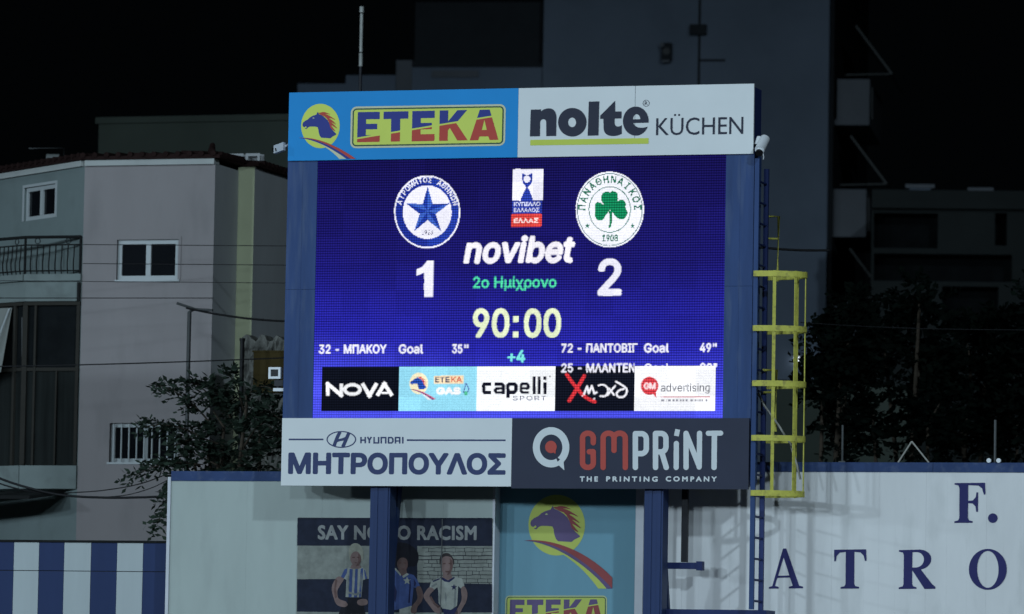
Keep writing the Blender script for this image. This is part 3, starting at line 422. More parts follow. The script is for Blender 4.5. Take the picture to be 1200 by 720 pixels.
class Cv:
    """A mask over a window of the sign's face, R cells to the unit."""
    def __init__(s, x0, y0, x1, y1, R=8):
        s.x0, s.y0, s.R = x0, y0, R
        s.w = int(math.ceil((x1 - x0) * R)); s.h = int(math.ceil((y1 - y0) * R))
        s.m = np.zeros((s.h, s.w), bool)
    def like(s):
        c = Cv.__new__(Cv); c.x0, c.y0, c.R, c.w, c.h = s.x0, s.y0, s.R, s.w, s.h
        c.m = np.zeros((s.h, s.w), bool); return c
    def ras(s, loops):
        t = np.zeros((s.h, s.w + 1), np.int32)
        for lp in loops:
            q = [((x - s.x0) * s.R, (y - s.y0) * s.R) for x, y in lp]
            for i in range(len(q)):
                (xa, ya), (xb, yb) = q[i - 1], q[i]
                if ya == yb: continue
                if ya > yb: xa, ya, xb, yb = xb, yb, xa, ya
                j0 = max(0, int(math.ceil(ya - 0.5))); j1 = min(s.h, int(math.ceil(yb - 0.5)))
                if j1 <= j0: continue
                j = np.arange(j0, j1)
                x = xa + (j + 0.5 - ya) * (xb - xa) / (yb - ya)
                c = np.clip(np.ceil(x - 0.5).astype(int), 0, s.w)
                np.add.at(t, (j, c), 1)
        return (np.cumsum(t, 1)[:, :s.w] % 2).astype(bool)
    def add(s, *loops): s.m |= s.ras(loops); return s
    def cut(s, *loops): s.m &= ~s.ras(loops); return s
    def keep(s, *loops): s.m &= s.ras(loops); return s
    def ell(s, cx, cy, rx, ry=None, cut=False, n=64):
        ry = rx if ry is None else ry
        lp = [(cx + rx * math.cos(k * 2 * math.pi / n), cy + ry * math.sin(k * 2 * math.pi / n)) for k in range(n)]
        (s.cut if cut else s.add)(lp); return s
    def stroke(s, pts, w, closed=False, cap='butt', join='round', cut=False):
        n = len(pts); a = s.like()
        segs = [(pts[i], pts[(i + 1) % n]) for i in range(n if closed else n - 1)]
        for i, (p, q) in enumerate(segs):
            dx, dy = q[0] - p[0], q[1] - p[1]; L = math.hypot(dx, dy) or 1
            dx, dy = dx / L * w / 2, dy / L * w / 2
            e0 = e1 = 0
            if join == 'square':
                e0 = 1 if (closed or i > 0) else 0; e1 = 1 if (closed or i < len(segs) - 1) else 0
            if cap == 'square':
                if i == 0 and not closed: e0 = 1
                if i == len(segs) - 1 and not closed: e1 = 1
            p = (p[0] - dx * e0, p[1] - dy * e0); q = (q[0] + dx * e1, q[1] + dy * e1)
            a.add([(p[0] - dy, p[1] + dx), (q[0] - dy, q[1] + dx), (q[0] + dy, q[1] - dx), (p[0] + dy, p[1] - dx)])
        if join == 'round':
            for i, p in enumerate(pts):
                if (0 < i < n - 1) or closed or cap == 'round':
                    a.ell(p[0], p[1], w / 2, n=20)
        if cut: s.m &= ~a.m
        else: s.m |= a.m
        return s
    def dilate(s, r):
        rc = r * s.R; k = int(math.floor(rc))
        if k < 1: return s
        src = s.m; out = src.copy()
        cs = np.zeros((s.h, s.w + 2 * k + 1), np.int32)
        pad = np.zeros((s.h, s.w + 2 * k), np.int32); pad[:, k:k + s.w] = src
        cs[:, 1:] = np.cumsum(pad, 1)
        for dy in range(-k, k + 1):
            dx = int(math.sqrt(max(0, rc * rc - dy * dy)))
            row = (cs[:, k + dx + 1:k + dx + 1 + s.w] - cs[:, k - dx:k - dx + s.w]) > 0
            if dy >= 0: out[dy:] |= row[:s.h - dy]
            else: out[:dy] |= row[-dy:]
        s.m = out; return s
    def text(s, body, x0, y0, x1, cap, font='s', bold=0.0, shear=0.0, frame=None, space=0.0, cut=False, yscale=1.0):
        """baseline starts at (x0,y0), the ink ends at x1; cap = height of a capital."""
        ex, ey = frame or ((1, 0), (0, -1))
        tab = GLYPHS[font]; pen = 0; gl = []
        for ch in body:
            if ch == ' ':
                pen += 160 + space; continue
            extra = None
            if ch == 'ί': ch, extra = 'ί', None
            c = LOOK.get(ch, ch)
            if c not in tab: c = c.upper()
            adv, loops = tab[c]
            gl.append([[(l[i] + pen, l[i + 1]) for i in range(0, len(l), 2)] for l in loops])
            pen += adv + space
        xs = [x for g in gl for l in g for x, y in l]
        lo, hi = min(xs), max(xs)
        sx = (x1 - x0 - 2 * bold) / (hi - lo); sy = (cap - 2 * bold) / 400 * yscale
        a = s.like()
        for g in gl:
            L = []
            for l in g:
                q = []
                for x, y in l:
                    X = (x - lo) * sx + bold + shear * y * sy; Y = y * sy + bold
                    q.append((x0 + ex[0] * X + ey[0] * Y, y0 + ex[1] * X + ey[1] * Y))
                L.append(q)
            a.add(*L)
        if bold: a.dilate(bold)
        if cut: s.m &= ~a.m
        else: s.m |= a.m
        return s
    def arc_text(s, body, cx, cy, rx, ry, a0, a1, cap, font='s', bold=0.0, squeeze=1.0):
        tab = GLYPHS[font]; b = s.like(); n = len(body)
        for i, ch in enumerate(body):
            if ch == ' ': continue
            t = R_(a0 + (a1 - a0) * i / (n - 1))
            px, py = cx + rx * math.sin(t), cy - ry * math.cos(t)
            adv, loops = tab[LOOK.get(ch, ch)]
            k = cap / 400
            L = []
            for l in loops:
                q = []
                for j in range(0, len(l), 2):
                    X = (l[j] - adv / 2) * k * squeeze; Y = l[j + 1] * k
                    q.append((px + X * math.cos(t) + Y * math.sin(t), py + X * math.sin(t) - Y * math.cos(t)))
                L.append(q)
            b.add(*L)
        if bold: b.dilate(bold)
        s.m |= b.m; return s
    def outlines(s, tol=0.05):
        f = np.pad(s.m.astype(np.float32), 2)
        for _ in range(2):
            f = (f + np.roll(f, 1, 0) + np.roll(f, -1, 0)) / 3
            f = (f + np.roll(f, 1, 1) + np.roll(f, -1, 1)) / 3
        f = np.pad(f, 1); f[0] = f[-1] = 0; f[:, 0] = f[:, -1] = 0
        b = f > 0.5
        case = b[:-1, :-1] * 1 + b[:-1, 1:] * 2 + b[1:, 1:] * 4 + b[1:, :-1] * 8
        ys, xs = np.nonzero((case > 0) & (case < 15))
        nxt = {}
        # edges: T(y,x) between (y,x)-(y,x+1); L(y,x) between (y,x)-(y+1,x)
        tbl = {1: [('L', 'T')], 2: [('T', 'R')], 3: [('L', 'R')], 4: [('R', 'B')], 5: [('L', 'T'), ('R', 'B')], 6: [('T', 'B')], 7: [('L', 'B')],
               8: [('B', 'L')], 9: [('B', 'T')], 10: [('T', 'R'), ('B', 'L')], 11: [('B', 'R')], 12: [('R', 'L')], 13: [('R', 'T')], 14: [('T', 'L')]}
        def key(e, y, x):
            return ('h', y, x) if e == 'T' else ('h', y + 1, x) if e == 'B' else ('v', y, x) if e == 'L' else ('v', y, x + 1)
        for y, x in zip(ys.tolist(), xs.tolist()):
            for a, c in tbl[int(case[y, x])]:
                nxt[key(a, y, x)] = key(c, y, x)
        def pos(k):
            t, y, x = k
            if t == 'h':
                a, c = f[y, x], f[y, x + 1]; return x + (0.5 - a) / (c - a), y
            a, c = f[y, x], f[y + 1, x]; return x, y + (0.5 - a) / (c - a)
        loops = []
        while nxt:
            k0, k = nxt.popitem(); lp = [k0]
            while k != k0:
                lp.append(k)
                if k not in nxt: break
                k = nxt.pop(k)
            if len(lp) < 6: continue
            q = np.array([pos(z) for z in lp]); q = (q - 3 + 0.5) / s.R + np.array([s.x0, s.y0])
            q = rdp(q, tol)
            if len(q) > 2: loops.append(q)
        return loops

def rdp(q, tol):
    n = len(q); i1 = int(np.argmax(((q - q[0]) ** 2).sum(1)))
    keep = np.zeros(n + 1, bool); Q = np.vstack([q, q[:1]]); keep[0] = keep[i1] = keep[n] = True
    st = [(0, i1), (i1, n)]
    while st:
        a, b = st.pop()
        if b - a < 2: continue
        d = Q[b] - Q[a]; L = math.hypot(*d)
        w = Q[a + 1:b] - Q[a]
        dist = np.abs(w[:, 0] * d[1] - w[:, 1] * d[0]) / L if L > 1e-9 else np.hypot(w[:, 0], w[:, 1])
        i = int(np.argmax(dist))
        if dist[i] > tol:
            i += a + 1; keep[i] = True; st += [(a, i), (i, b)]
    return Q[:-1][keep[:-1]]

def fill(loops2d):
    """triangulated fill of 2-D loops (holes by even-odd)"""
    c = bpy.data.curves.new('outline', 'CURVE'); c.dimensions = '2D'; c.fill_mode = 'BOTH'
    for q in loops2d:
        sp = c.splines.new('POLY'); sp.points.add(len(q) - 1)
        sp.points.foreach_set('co', [v for p in q for v in (p[0], p[1], 0, 1)]); sp.use_cyclic_u = True
    o = bpy.data.objects.new('outline', c); col.objects.link(o)
    dg = bpy.context.evaluated_depsgraph_get(); dg.update()
    me = bpy.data.meshes.new_from_object(o.evaluated_get(dg))
    V = [(v.co.x, v.co.y) for v in me.vertices]; F = [tuple(p.vertices) for p in me.polygons]
    bpy.data.objects.remove(o); bpy.data.curves.remove(c); bpy.data.meshes.remove(me)
    return V, F

def inlay(mb, cv, pl, off, mi=0, tol=0.05):
    loops = cv.outlines(tol)
    if not loops: return
    L2 = [[pl.uv(x, y, off) for x, y in q] for q in loops]
    V, F = fill(L2)
    P = [pl.to3(u, v, off) for u, v in V]
    F2 = []
    for f in F:
        a, b, c = P[f[0]], P[f[1]], P[f[2]]
        F2.append(f if (b - a).cross(c - a).dot(pl.n) > 0 else tuple(reversed(f)))
    mb.add(P, F2, mi)

def art(name, cv, pl, off, material, parent, tol=0.05):
    mb = MB(); inlay(mb, cv, pl, off, 0, tol)
    return mb.build(name, material, parent)

def bez(p0, p1, p2, p3, n=12):
    return [tuple((1 - t) ** 3 * a + 3 * (1 - t) ** 2 * t * b + 3 * (1 - t) * t * t * c + t ** 3 * d for a, b, c, d in zip(p0, p1, p2, p3)) for t in [i / n for i in range(n + 1)]]

def smooth(pts, n=6, closed=True):
    """Catmull-Rom through the points"""
    out = []; N = len(pts)
    for i in range(N if closed else N - 1):
        g = (lambda k: pts[k % N]) if closed else (lambda k: pts[min(max(k, 0), N - 1)])
        a, b, c, d = g(i - 1), g(i), g(i + 1), g(i + 2)
        for j in range(n):
            t = j / n
            out.append(tuple(0.5 * (2 * q + (-p + r) * t + (2 * p - 5 * q + 4 * r - s_) * t * t + (-p + 3 * q - 3 * r + s_) * t ** 3) for p, q, r, s_ in zip(a, b, c, d)))
    if not closed: out.append(pts[-1])
    return out

def arc(cx, cy, rx, ry, a0, a1, n=24):
    return [(cx + rx * math.cos(R_(a0 + (a1 - a0) * k / n)), cy - ry * math.sin(R_(a0 + (a1 - a0) * k / n))) for k in range(n + 1)]

def rrect(x0, y0, x1, y1, r, sl=0.0, ln=0.0):
    """rounded rectangle whose horizontals rise by sl per unit and whose uprights lean by ln per unit"""
    q = []
    for cx, cy, a in ((x1 - r, y0 + r, 90), (x0 + r, y0 + r, 180), (x0 + r, y1 - r, 270), (x1 - r, y1 - r, 360)):
        q += [(cx + r * math.cos(R_(a - 90 + 90 * k / 8 )), cy - r * math.sin(R_(a - 90 + 90 * k / 8))) for k in range(9)]
    return [(x + (y1 - y) * ln, y - (x - x0) * sl) for x, y in q]

# the running-horse emblem, drawn once in its own 8x sheet and placed through a map
def horse_layers(T):
    Z = lambda pts: [T(x, y) for x, y in pts]
    disc = Z([(324 + 181 * math.cos(k * math.pi / 40), 383 + 208 * math.sin(k * math.pi / 40)) for k in range(80)])
    body = Z([(155, 372), (160, 352), (178, 336), (205, 322), (228, 300), (250, 288), (285, 276), (292, 262), (298, 249), (307, 270), (335, 283), (365, 303), (392, 330), (408, 362), (420, 392), (440, 425), (474, 458), (468, 466), (440, 480), (418, 498), (332, 493), (318, 475), (308, 445), (304, 412), (296, 392), (262, 388), (225, 388), (204, 398), (193, 412), (178, 408), (184, 396), (168, 394), (158, 385)])
    eye = Z([(248, 309), (258, 302), (270, 308), (258, 314)])
    mouth = Z([(174, 397), (188, 384), (196, 396), (184, 404)])
    mane = [Z(smooth(p, 4)) for p in (
        [(304, 262), (325, 258), (350, 262), (362, 276), (385, 298), (345, 287)],
        [(320, 262), (358, 252), (415, 274), (372, 268), (350, 276)],
        [(350, 272), (395, 280), (462, 325), (415, 308), (385, 312)],
        [(385, 305), (425, 325), (470, 368), (428, 347), (402, 342)],
        [(402, 335), (432, 355), (478, 405), (432, 378), (412, 372)],
        [(412, 365), (432, 390), (462, 432), (430, 412), (418, 398)])]
    top = bez((104, 494), (280, 478), (470, 560), (655, 690), 20)
    mid = bez((104, 494), (280, 486), (450, 580), (612, 694), 20)
    low = bez((104, 494), (260, 500), (430, 590), (574, 696), 20)
    bot = bez((190, 508), (300, 530), (420, 600), (505, 697), 20)
    return dict(disc=[disc], body=[body], eye=[eye], mouth=[mouth], mane=mane,
                red=[Z(top + mid[::-1])], blue=[Z(mid + low[::-1])], yel=[Z(low[6:] + bot[::-1])])

# the five heavy letters with a slanting cut, in photograph units
def cut_letters():
    E1 = [(419.3, 131.6), (445, 131.2), (445, 139.8), (429, 140), (429, 145.4), (442, 145.2), (442, 151.6), (428.8, 151.8), (428.6, 158.7), (445, 158.2), (444.8, 166.4), (418.4, 166.9)]
    T_ = [(449.6, 131.1), (478.6, 130.6), (478.4, 139.2), (469, 139.4), (468.6, 166), (458, 166.2), (458.4, 139.6), (449.4, 139.8)]
    E2 = [(483.3, 130.4), (509.5, 129.9), (509.3, 138.4), (493, 138.7), (493, 144.4), (506, 144.1), (506, 151.6), (492.8, 151.9), (492.8, 157.6), (509.2, 157.2), (509, 165.4), (482.4, 165.9)]
    K_ = [(515.3, 129.7), (525.4, 129.5), (525, 142.5), (536, 129.3), (547.5, 129), (534.5, 144.5), (548, 164.6), (536, 164.9), (527.2, 150.2), (524.8, 153.2), (524.6, 165.2), (514.6, 165.4)]
    A_ = [(562.2, 128.9), (573.8, 128.6), (584, 164), (573.8, 164.3), (572.3, 160), (561.8, 160.2), (560.3, 164.6), (550.4, 164.8)]
    Ah = [(564.5, 152.6), (570.5, 152.4), (567.6, 140.5)]
    line = lambda x, d: 162.3 - (x - 418.4) * 0.1625 + d
    return [[E1], [T_], [E2], [K_], [A_, Ah]], line

def plate_letters(mk, T, pl, off, mb_, mr_, parent):
    """each letter is one part: violet above the slanting cut, red below it"""
    gl, line = cut_letters()
    for g in gl:
        L = [[T(x, y) for x, y in l] for l in g]
        cb, cr = mk(), mk(); cb.add(*L); cr.add(*L)
        cb.keep([T(*p) for p in [(300, line(300, -1.0)), (700, line(700, -1.0)), (700, -200), (300, -200)]])
        cr.keep([T(*p) for p in [(300, line(300, 1.0)), (700, line(700, 1.0)), (700, 500), (300, 500)]])
        mb = MB(); inlay(mb, cb, pl, off, 0); inlay(mb, cr, pl, off, 1)
        mb.build('letter', [mb_, mr_], parent)
# ================================================================= THE SETTING
BP = Plane(at_depth(607, 340, 78), 17)
GROUNDV = -BP.P.z                      # ground height measured in the plane's v

gm = MB()
gm.quad((-900, -300, 0), (900, -300, 0), (900, 1500, 0), (-900, 1500, 0))
tag(gm.build('ground', M['ground']), kind='structure')

def hole(pl, x0, y0, x1, y1, o=0.0):
    ym, xm = (y0 + y1) / 2, (x0 + x1) / 2
    return (pl.uv(x0, ym, o)[0], pl.uv(x1, ym, o)[0], pl.uv(xm, y1, o)[1], pl.uv(xm, y0, o)[1])

def gv(pl): return -pl.P.z

def window(parent, pl, h, sashes=2, depth=0.1, fw=0.055, o=0.0, bars=0, sill=True, name='window', surround=0.0, trim='render_warm'):
    u0, u1, v0, v1 = h
    f = MB(); d0, d1 = o - depth - 0.06, o - depth
    f.box(pl, u0, u1, v1 - fw, v1, d0, d1); f.box(pl, u0, u1, v0, v0 + fw, d0, d1)
    f.box(pl, u0, u0 + fw, v0 + fw, v1 - fw, d0, d1); f.box(pl, u1 - fw, u1, v0 + fw, v1 - fw, d0, d1)
    w = (u1 - u0 - 2 * fw) / sashes
    for k in range(1, sashes):
        c = u0 + fw + w * k
        f.box(pl, c - fw * 0.6, c + fw * 0.6, v0 + fw, v1 - fw, d0, d1 + 0.01)
    fr = f.build(name, M['alu'], parent)
    for k in range(sashes):
        g = MB(); a = u0 + fw + w * k
        g.box(pl, a + (0.04 if k else 0), a + w - (0.04 if k < sashes - 1 else 0), v0 + fw, v1 - fw, d0 + 0.01, d0 + 0.03)
        g.build('pane', M['glass'], fr)
    if surround:
        t = MB(); s = surround
        t.box(pl, u0 - s, u1 + s, v1, v1 + s, o - 0.05, o + 0.015); t.box(pl, u0 - s, u0, v0, v1, o - 0.05, o + 0.015)
        t.box(pl, u1, u1 + s, v0, v1, o - 0.05, o + 0.015)
        t.build('trim', M[trim], fr)
    if sill:
        t = MB(); t.box(pl, u0 - 0.03, u1 + 0.03, v0 - 0.035, v0, o - depth, o + 0.025); t.build('sill', M['alu'], fr)
    if bars:
        t = MB()
        for k in range(bars):
            c = u0 + (u1 - u0) * (k + 0.5) / bars
            t.tube([pl.to3(c, v0 + 0.01, o - 0.03), pl.to3(c, v1 - 0.01, o - 0.03)], 0.016, 6)
        t.build('bars', M['alu'], fr)
    return fr

# ---------------------------------------------------------------- stadium wall of white sheets, blue coping, painted letters
WO = -1.30; WL = -0.98         # the right stretch stands a little further back than the left one
wl = thing('perimeter_wall', 'long white sheet wall with blue coping and navy serif letters at right', 'wall', BP.to3(0, GROUNDV, WO))
tl = BP.uv(265, 552.5, WL)[1]; tr = BP.uv(1070, 542.2, WO)[1]
cl, cr_ = BP.uv(265, 564.0, WL)[1], BP.uv(1070, 553.6, WO)[1]
us_l = [BP.uv(x, 620, WL)[0] for x in (199.5, 289, 377, 447, 519, 577.3)]
us_r = [BP.uv(x, 620, WO)[0] for x in (560, 668, 742, 800, 856, 915, 975, 1030, 1085, 1156, 1214, 1272, 1330)]
random.seed(3)
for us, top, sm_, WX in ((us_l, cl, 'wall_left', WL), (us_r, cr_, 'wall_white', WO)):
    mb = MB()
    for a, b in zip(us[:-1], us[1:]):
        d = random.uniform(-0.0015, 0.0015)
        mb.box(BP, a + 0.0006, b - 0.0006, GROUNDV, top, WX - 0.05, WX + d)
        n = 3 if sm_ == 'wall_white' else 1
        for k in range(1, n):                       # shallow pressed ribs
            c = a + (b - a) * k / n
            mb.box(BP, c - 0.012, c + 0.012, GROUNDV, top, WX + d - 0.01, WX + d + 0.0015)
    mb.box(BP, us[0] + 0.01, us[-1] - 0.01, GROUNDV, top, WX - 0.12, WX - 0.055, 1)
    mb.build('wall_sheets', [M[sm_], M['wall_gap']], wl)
for us, a, b, WX in ((us_l, cl, tl, WL), (us_r, cr_, tr, WO)):
    mb = MB()
    k = us[0]
    while k < us[-1] - 0.05:
        e = min(k + 2.4, us[-1])
        mb.box(BP, k + 0.003, e - 0.003, a + 0.001, b, WX - 0.14, WX + 0.02); k = e
    mb.build('coping', M['coping'], wl)
mb = MB(); mb.box(BP, us_l[0] - 0.05, us_l[0], GROUNDV, cl + 0.06, WL - 0.12, WL + 0.025); mb.build('edge_trim', M['frame_white'], wl)
mb = MB(); mb.box(BP, us_l[-1] + 0.001, us_l[-1] + 0.04, GROUNDV, cl + 0.02, WO + 0.07, WL + 0.02); mb.build('edge_trim', M['frame_white'], wl)

def serif(name, loops_add, loops_cut=()):
    xs = [p[0] for l in loops_add for p in l]; ys = [p[1] for l in loops_add for p in l]
    c = Cv(min(xs) - 3, min(ys) - 3, max(xs) + 3, max(ys) + 3, 8)
    for l in loops_add: c.add(l)
    for l in loops_cut: c.cut(l)
    return art(name, c, BP, WO + 0.009, M['letter_navy'], wl)

serif('letter', [[(917.6, 643), (921.4, 643), (936.5, 686.5), (941, 687.6), (941, 689.6), (924.5, 689.8), (924.5, 687.8), (929, 686.6), (918.3, 653.5), (908, 686.8), (912.5, 688), (912.5, 690), (901, 690), (901, 688.2), (905, 687)],
                 [(909.5, 675), (926, 674.6), (926.6, 677), (909, 677.4)]])
serif('letter', [[(977.5, 644.4), (1015, 643.9), (1015.4, 657.4), (1013.6, 657.5), (1012.2, 651.5), (1008.5, 647.6), (1001.2, 646.8), (1001.0, 684.6), (1002.2, 687), (1006.6, 688), (1006.6, 689.9), (985, 690.1), (985, 688.2), (989.6, 687.2), (990.8, 684.8), (991.2, 646.9), (984, 647.8), (980.4, 652), (979.4, 658), (977.6, 658)]])
serif('letter', [[(1053.5, 644.9), (1078, 644.2)] + bez((1078, 644.2), (1095, 645), (1096, 664), (1079, 667.6), 14) + [(1092.5, 685), (1096, 687.8), (1096, 690.2), (1083.4, 690.4), (1069, 668.4), (1068.8, 684.6), (1070.2, 687.4), (1074, 688.3), (1074, 690.2), (1053.2, 690.4), (1053.2, 688.6), (1057.6, 687.4), (1058.8, 684.8), (1059.2, 650.6), (1058, 647.8), (1053.5, 646.7)]],
      [[(1069.2, 647.2), (1075, 647.2)] + bez((1075, 647.2), (1085.5, 648.5), (1085.5, 663.5), (1074, 665.2), 12) + [(1069, 665.4)]])
c = Cv(1130, 638, 1186, 696, 8); c.ell(1157.6, 667.4, 22.2, 24); c.ell(1157.6, 667.4, 12.6, 21.6, cut=True)
art('letter', c, BP, WO + 0.009, M['letter_navy'], wl)
serif('letter', [[(1118.6, 566.3), (1154.4, 565.9), (1154.8, 579.6), (1153, 579.8), (1151, 572.6), (1146.6, 569.2), (1134.6, 568.7), (1134.5, 587.2), (1140, 586.6), (1143.6, 582.6), (1144.2, 577.2), (1146.2, 577.2), (1146.0, 600), (1144, 600), (1143.2, 593.6), (1139.6, 590.2), (1134.4, 589.8), (1134.2, 607), (1135.6, 610), (1139.6, 611), (1139.6, 612.8), (1118.4, 613), (1118.4, 611.2), (1122.8, 610), (1124.2, 607.2), (1124.4, 572), (1123, 569), (1118.6, 568)]])
c = Cv(1152, 598, 1175, 618, 8); c.ell(1163.4, 607.4, 5.6); art('full_stop', c, BP, WO + 0.009, M['letter_navy'], wl)

# ---------------------------------------------------------------- striped fence, bottom left
FO = -1.36
sf = thing('striped_fence', 'low fence of alternating blue and white metal sheets left of the white wall', 'fence', BP.to3(-6.8, GROUNDV, FO))
ft = BP.uv(100, 636, FO)[1]; fs = BP.uv(100, 669.5, FO)[1]
ub = [BP.uv(x, 680, FO)[0] for x in (-76, -46, -15, 15.5, 45, 74.5, 106, 136.5, 167, 197)]
for k in range(len(ub) - 1):
    mb = MB()
    mb.box(BP, ub[k] + 0.003, ub[k + 1] - 0.003, fs + 0.006, ft, FO - 0.03, FO + 0.002 * (k % 2))
    mb.box(BP, ub[k] + 0.003, ub[k + 1] - 0.003, GROUNDV, fs - 0.006, FO - 0.03, FO + 0.002 * (k % 2))
    mb.build('fence_sheet', M['fence_blue' if k % 2 == 0 else 'fence_white'], sf)
mb = MB(); mb.box(BP, ub[0], ub[-1], ft + 0.001, ft + 0.035, FO - 0.05, FO + 0.03); mb.build('top_rail', M['iron'], sf)
mb = MB(); mb.box(BP, ub[0], ub[-1], GROUNDV, ft - 0.02, FO - 0.06, FO - 0.035); mb.build('backing_rail', M['black'], sf)

# ---------------------------------------------------------------- apartment house on the left
AF = Plane(at_depth(175, 400, 90), 17)
uL = AF.uv(95.5, 360)[0]; uR = AF.uv(250, 300)[0]
vT = AF.uv(175, 193)[1]; AG = gv(AF)
ah = thing('apartment_house', 'pale grey two-face apartment house with dark windows and railed balcony at left', 'house', AF.to3(uL, AG))
w1 = hole(AF, 137, 281, 209, 328); w3 = hole(AF, 128, 496, 209, 542)
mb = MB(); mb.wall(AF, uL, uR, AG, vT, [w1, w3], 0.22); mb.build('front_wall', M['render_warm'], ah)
window(ah, AF, w1, 2, 0.05, 0.075, surround=0.05)
window(ah, AF, w3, 2, 0.10, 0.07, bars=9)
# left face
ALF = Plane(AF.to3(uL, 0), 56)
uE = ALF.uv(-70, 300)[0]
w0 = hole(ALF, 28.5, 218, 65, 257)
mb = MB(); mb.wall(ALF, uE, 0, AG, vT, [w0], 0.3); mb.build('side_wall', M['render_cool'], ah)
window(ah, ALF, w0, 2, 0.04, 0.075, sill=False, surround=0.05, trim='alu')
# balconies fill the corner in front of the receding face: one side flush with the front wall, then a bend to the left
ABL = Plane(AF.pt(27, 400), 45)
ABL.P.z = AF.P.z
b0 = AF.uv(27, 400)[0]; b1 = uL - 0.015; bE = ABL.uv(-80, 400)[0]
def along(mb, y0, y1, o0, o1, mi=0, xr=95):
    v0, v1 = AF.uv(60, y1)[1], AF.uv(60, y0)[1]
    mb.box(AF, b0 + 0.005, b1, v0, v1, o0, o1, mi); mb.box(ABL, bE, -0.002, v0, v1, o0, o1, mi)
def floor_slab(mb, y0, y1):
    v0, v1 = AF.uv(60, y1)[1], AF.uv(60, y0)[1]
    P3 = [AF.to3(b1, 0, -0.03), AF.to3(b0, 0, -0.03), ABL.to3(bE, 0, -0.03), ABL.to3(bE, 0, -3.0), AF.to3(b1, 0, -0.06)]
    lo = [p + Vector((0, 0, v0)) for p in P3]; hi = [p + Vector((0, 0, v1)) for p in P3]; n = len(P3)
    mb.add(lo + hi, [tuple(range(n)), tuple(reversed(range(n, 2 * n)))] + [(k, k + n, (k + 1) % n + n, (k + 1) % n) for k in range(n)])
mb = MB(); along(mb, 321.5, 329.5, -0.025, 0.05); floor_slab(mb, 323, 332)
along(mb, 331, 353, -0.12, -0.02)
bo = mb.build('balcony_slab', M['render_pale'], ah)
mb = MB(); x = AF.uv(93, 342)[0]; mb.box(AF, x - 0.03, x + 0.02, AF.uv(93, 353)[1], AF.uv(93, 331)[1], -0.015, 0.04); mb.build('downpipe', M['iron'], bo)
rl = MB(); vt_ = AF.uv(60, 278)[1]; vb_ = AF.uv(60, 321.5)[1]
path = [ABL.to3(bE, 0, 0.0), AF.to3(b0, 0, 0.0), AF.to3(b1 - 0.03, 0, 0.0)]
lift = lambda v: [p + Vector((0, 0, v)) for p in path]
rl.tube(lift(vt_), 0.03, 6)
for v in (vb_ + 0.06, vt_ - 0.14):
    rl.tube(lift(v), 0.014, 6)
for pl, u0_, u1_ in ((AF, b0, b1 - 0.03), (ABL, bE, 0.0)):
    n = int((u1_ - u0_) / 0.115)
    for k in range(n + 1):
        u = u1_ - (u1_ - u0_) * k / n
        big = k == 0 or (pl is AF and k == n)
        if big: pts = [pl.to3(u, vb_, 0.0), pl.to3(u, vt_, 0.0)]
        else: pts = [pl.to3(u, vb_ + (vt_ - 0.14 - vb_) * t, 0.035 * math.sin(math.pi * min(1, t * 1.5))) for t in (0, 0.2, 0.4, 0.6, 1)]
        rl.tube(pts, 0.024 if big else 0.012, 5)
        if k % 5 == 2: rl.tube([pl.to3(u + 0.05 * math.cos(a * 0.785), vt_ - 0.07 + 0.05 * math.sin(a * 0.785), 0) for a in range(9)], 0.008, 5)
rl.build('railing', M['iron'], bo)
# closed-in lower balcony: dark screens behind thin posts
mb = MB(); along(mb, 354, 545.5, -0.075, -0.045); scr = mb.build('balcony_screen', M['blind_dark'], ah)
mb = MB(); along(mb, 434, 545.5, -0.044, -0.03); mb.build('blind', M['blind'], scr)
gl = MB()
for x, y0, y1, w in ((90, 356, 545, 0.03), (66, 434, 545, 0.015), (40, 356, 545, 0.02), (28, 356, 545, 0.045)):
    u = AF.uv(x, 450)[0]; gl.box(AF, u - w, u + w, AF.uv(x, y1)[1], AF.uv(x, y0)[1], -0.029, 0.02)
u = ABL.uv(16, 450)[0]; gl.box(ABL, u - 0.03, u + 0.03, AF.uv(60, 545)[1], AF.uv(60, 358)[1], -0.029, 0.02)
along(gl, 431, 435, -0.028, 0.012); along(gl, 354, 358, -0.03, 0.03)
gl.build('balcony_posts', M['post_brown'], ah)
a = ABL.pt(-60, 365, 0.02); b = ABL.pt(14, 362, 0.02); c_ = ABL.pt(1, 436, 0.3); d_ = ABL.pt(-60, 470, 0.3)
mb = MB(); off = Vector((0, 0.02, 0.02)); mb.hexa([a, b, c_, d_, a + off, b + off, c_ + off, d_ + off]); mb.build('awning', M['canvas'], ah)
mb = MB(); mb.tube([ABL.pt(11, 362, 0.05), ABL.pt(-8, 412, 0.35)], 0.02, 6); mb.build('awning_arm', M['alu'], ah)
mb = MB(); mb.tube([ABL.pt(26, 372, 0.0), ABL.pt(26, 418, 0.0)], 0.014, 6); mb.build('awning_pole', M['pipe'], ah)
mb = MB(); along(mb, 545.8, 573, -0.15, 0.03); floor_slab(mb, 560, 573.5); mb.build('balcony_parapet', M['render_pale'], ah)
mb = MB(); q0, q1 = AF.uv(60, 575)[1], AF.uv(60, 583)[1]
for pl, u0_, u1_ in ((AF, b0 - 0.25, b1 - 0.25), (ABL, bE, 0.2)):
    mb.hexa([pl.to3(u0_, q0 - 0.06, -0.1), pl.to3(u0_, q1 - 0.06, 0.7), pl.to3(u1_ - (0.35 if pl is AF else 0), q1 - 0.06, 0.7), pl.to3(u1_, q0 - 0.06, -0.1),
             pl.to3(u0_, q0, -0.1), pl.to3(u0_, q1, 0.7), pl.to3(u1_ - (0.35 if pl is AF else 0), q1, 0.7), pl.to3(u1_, q0, -0.1)])
mb.build('canopy', M['iron'], ah)
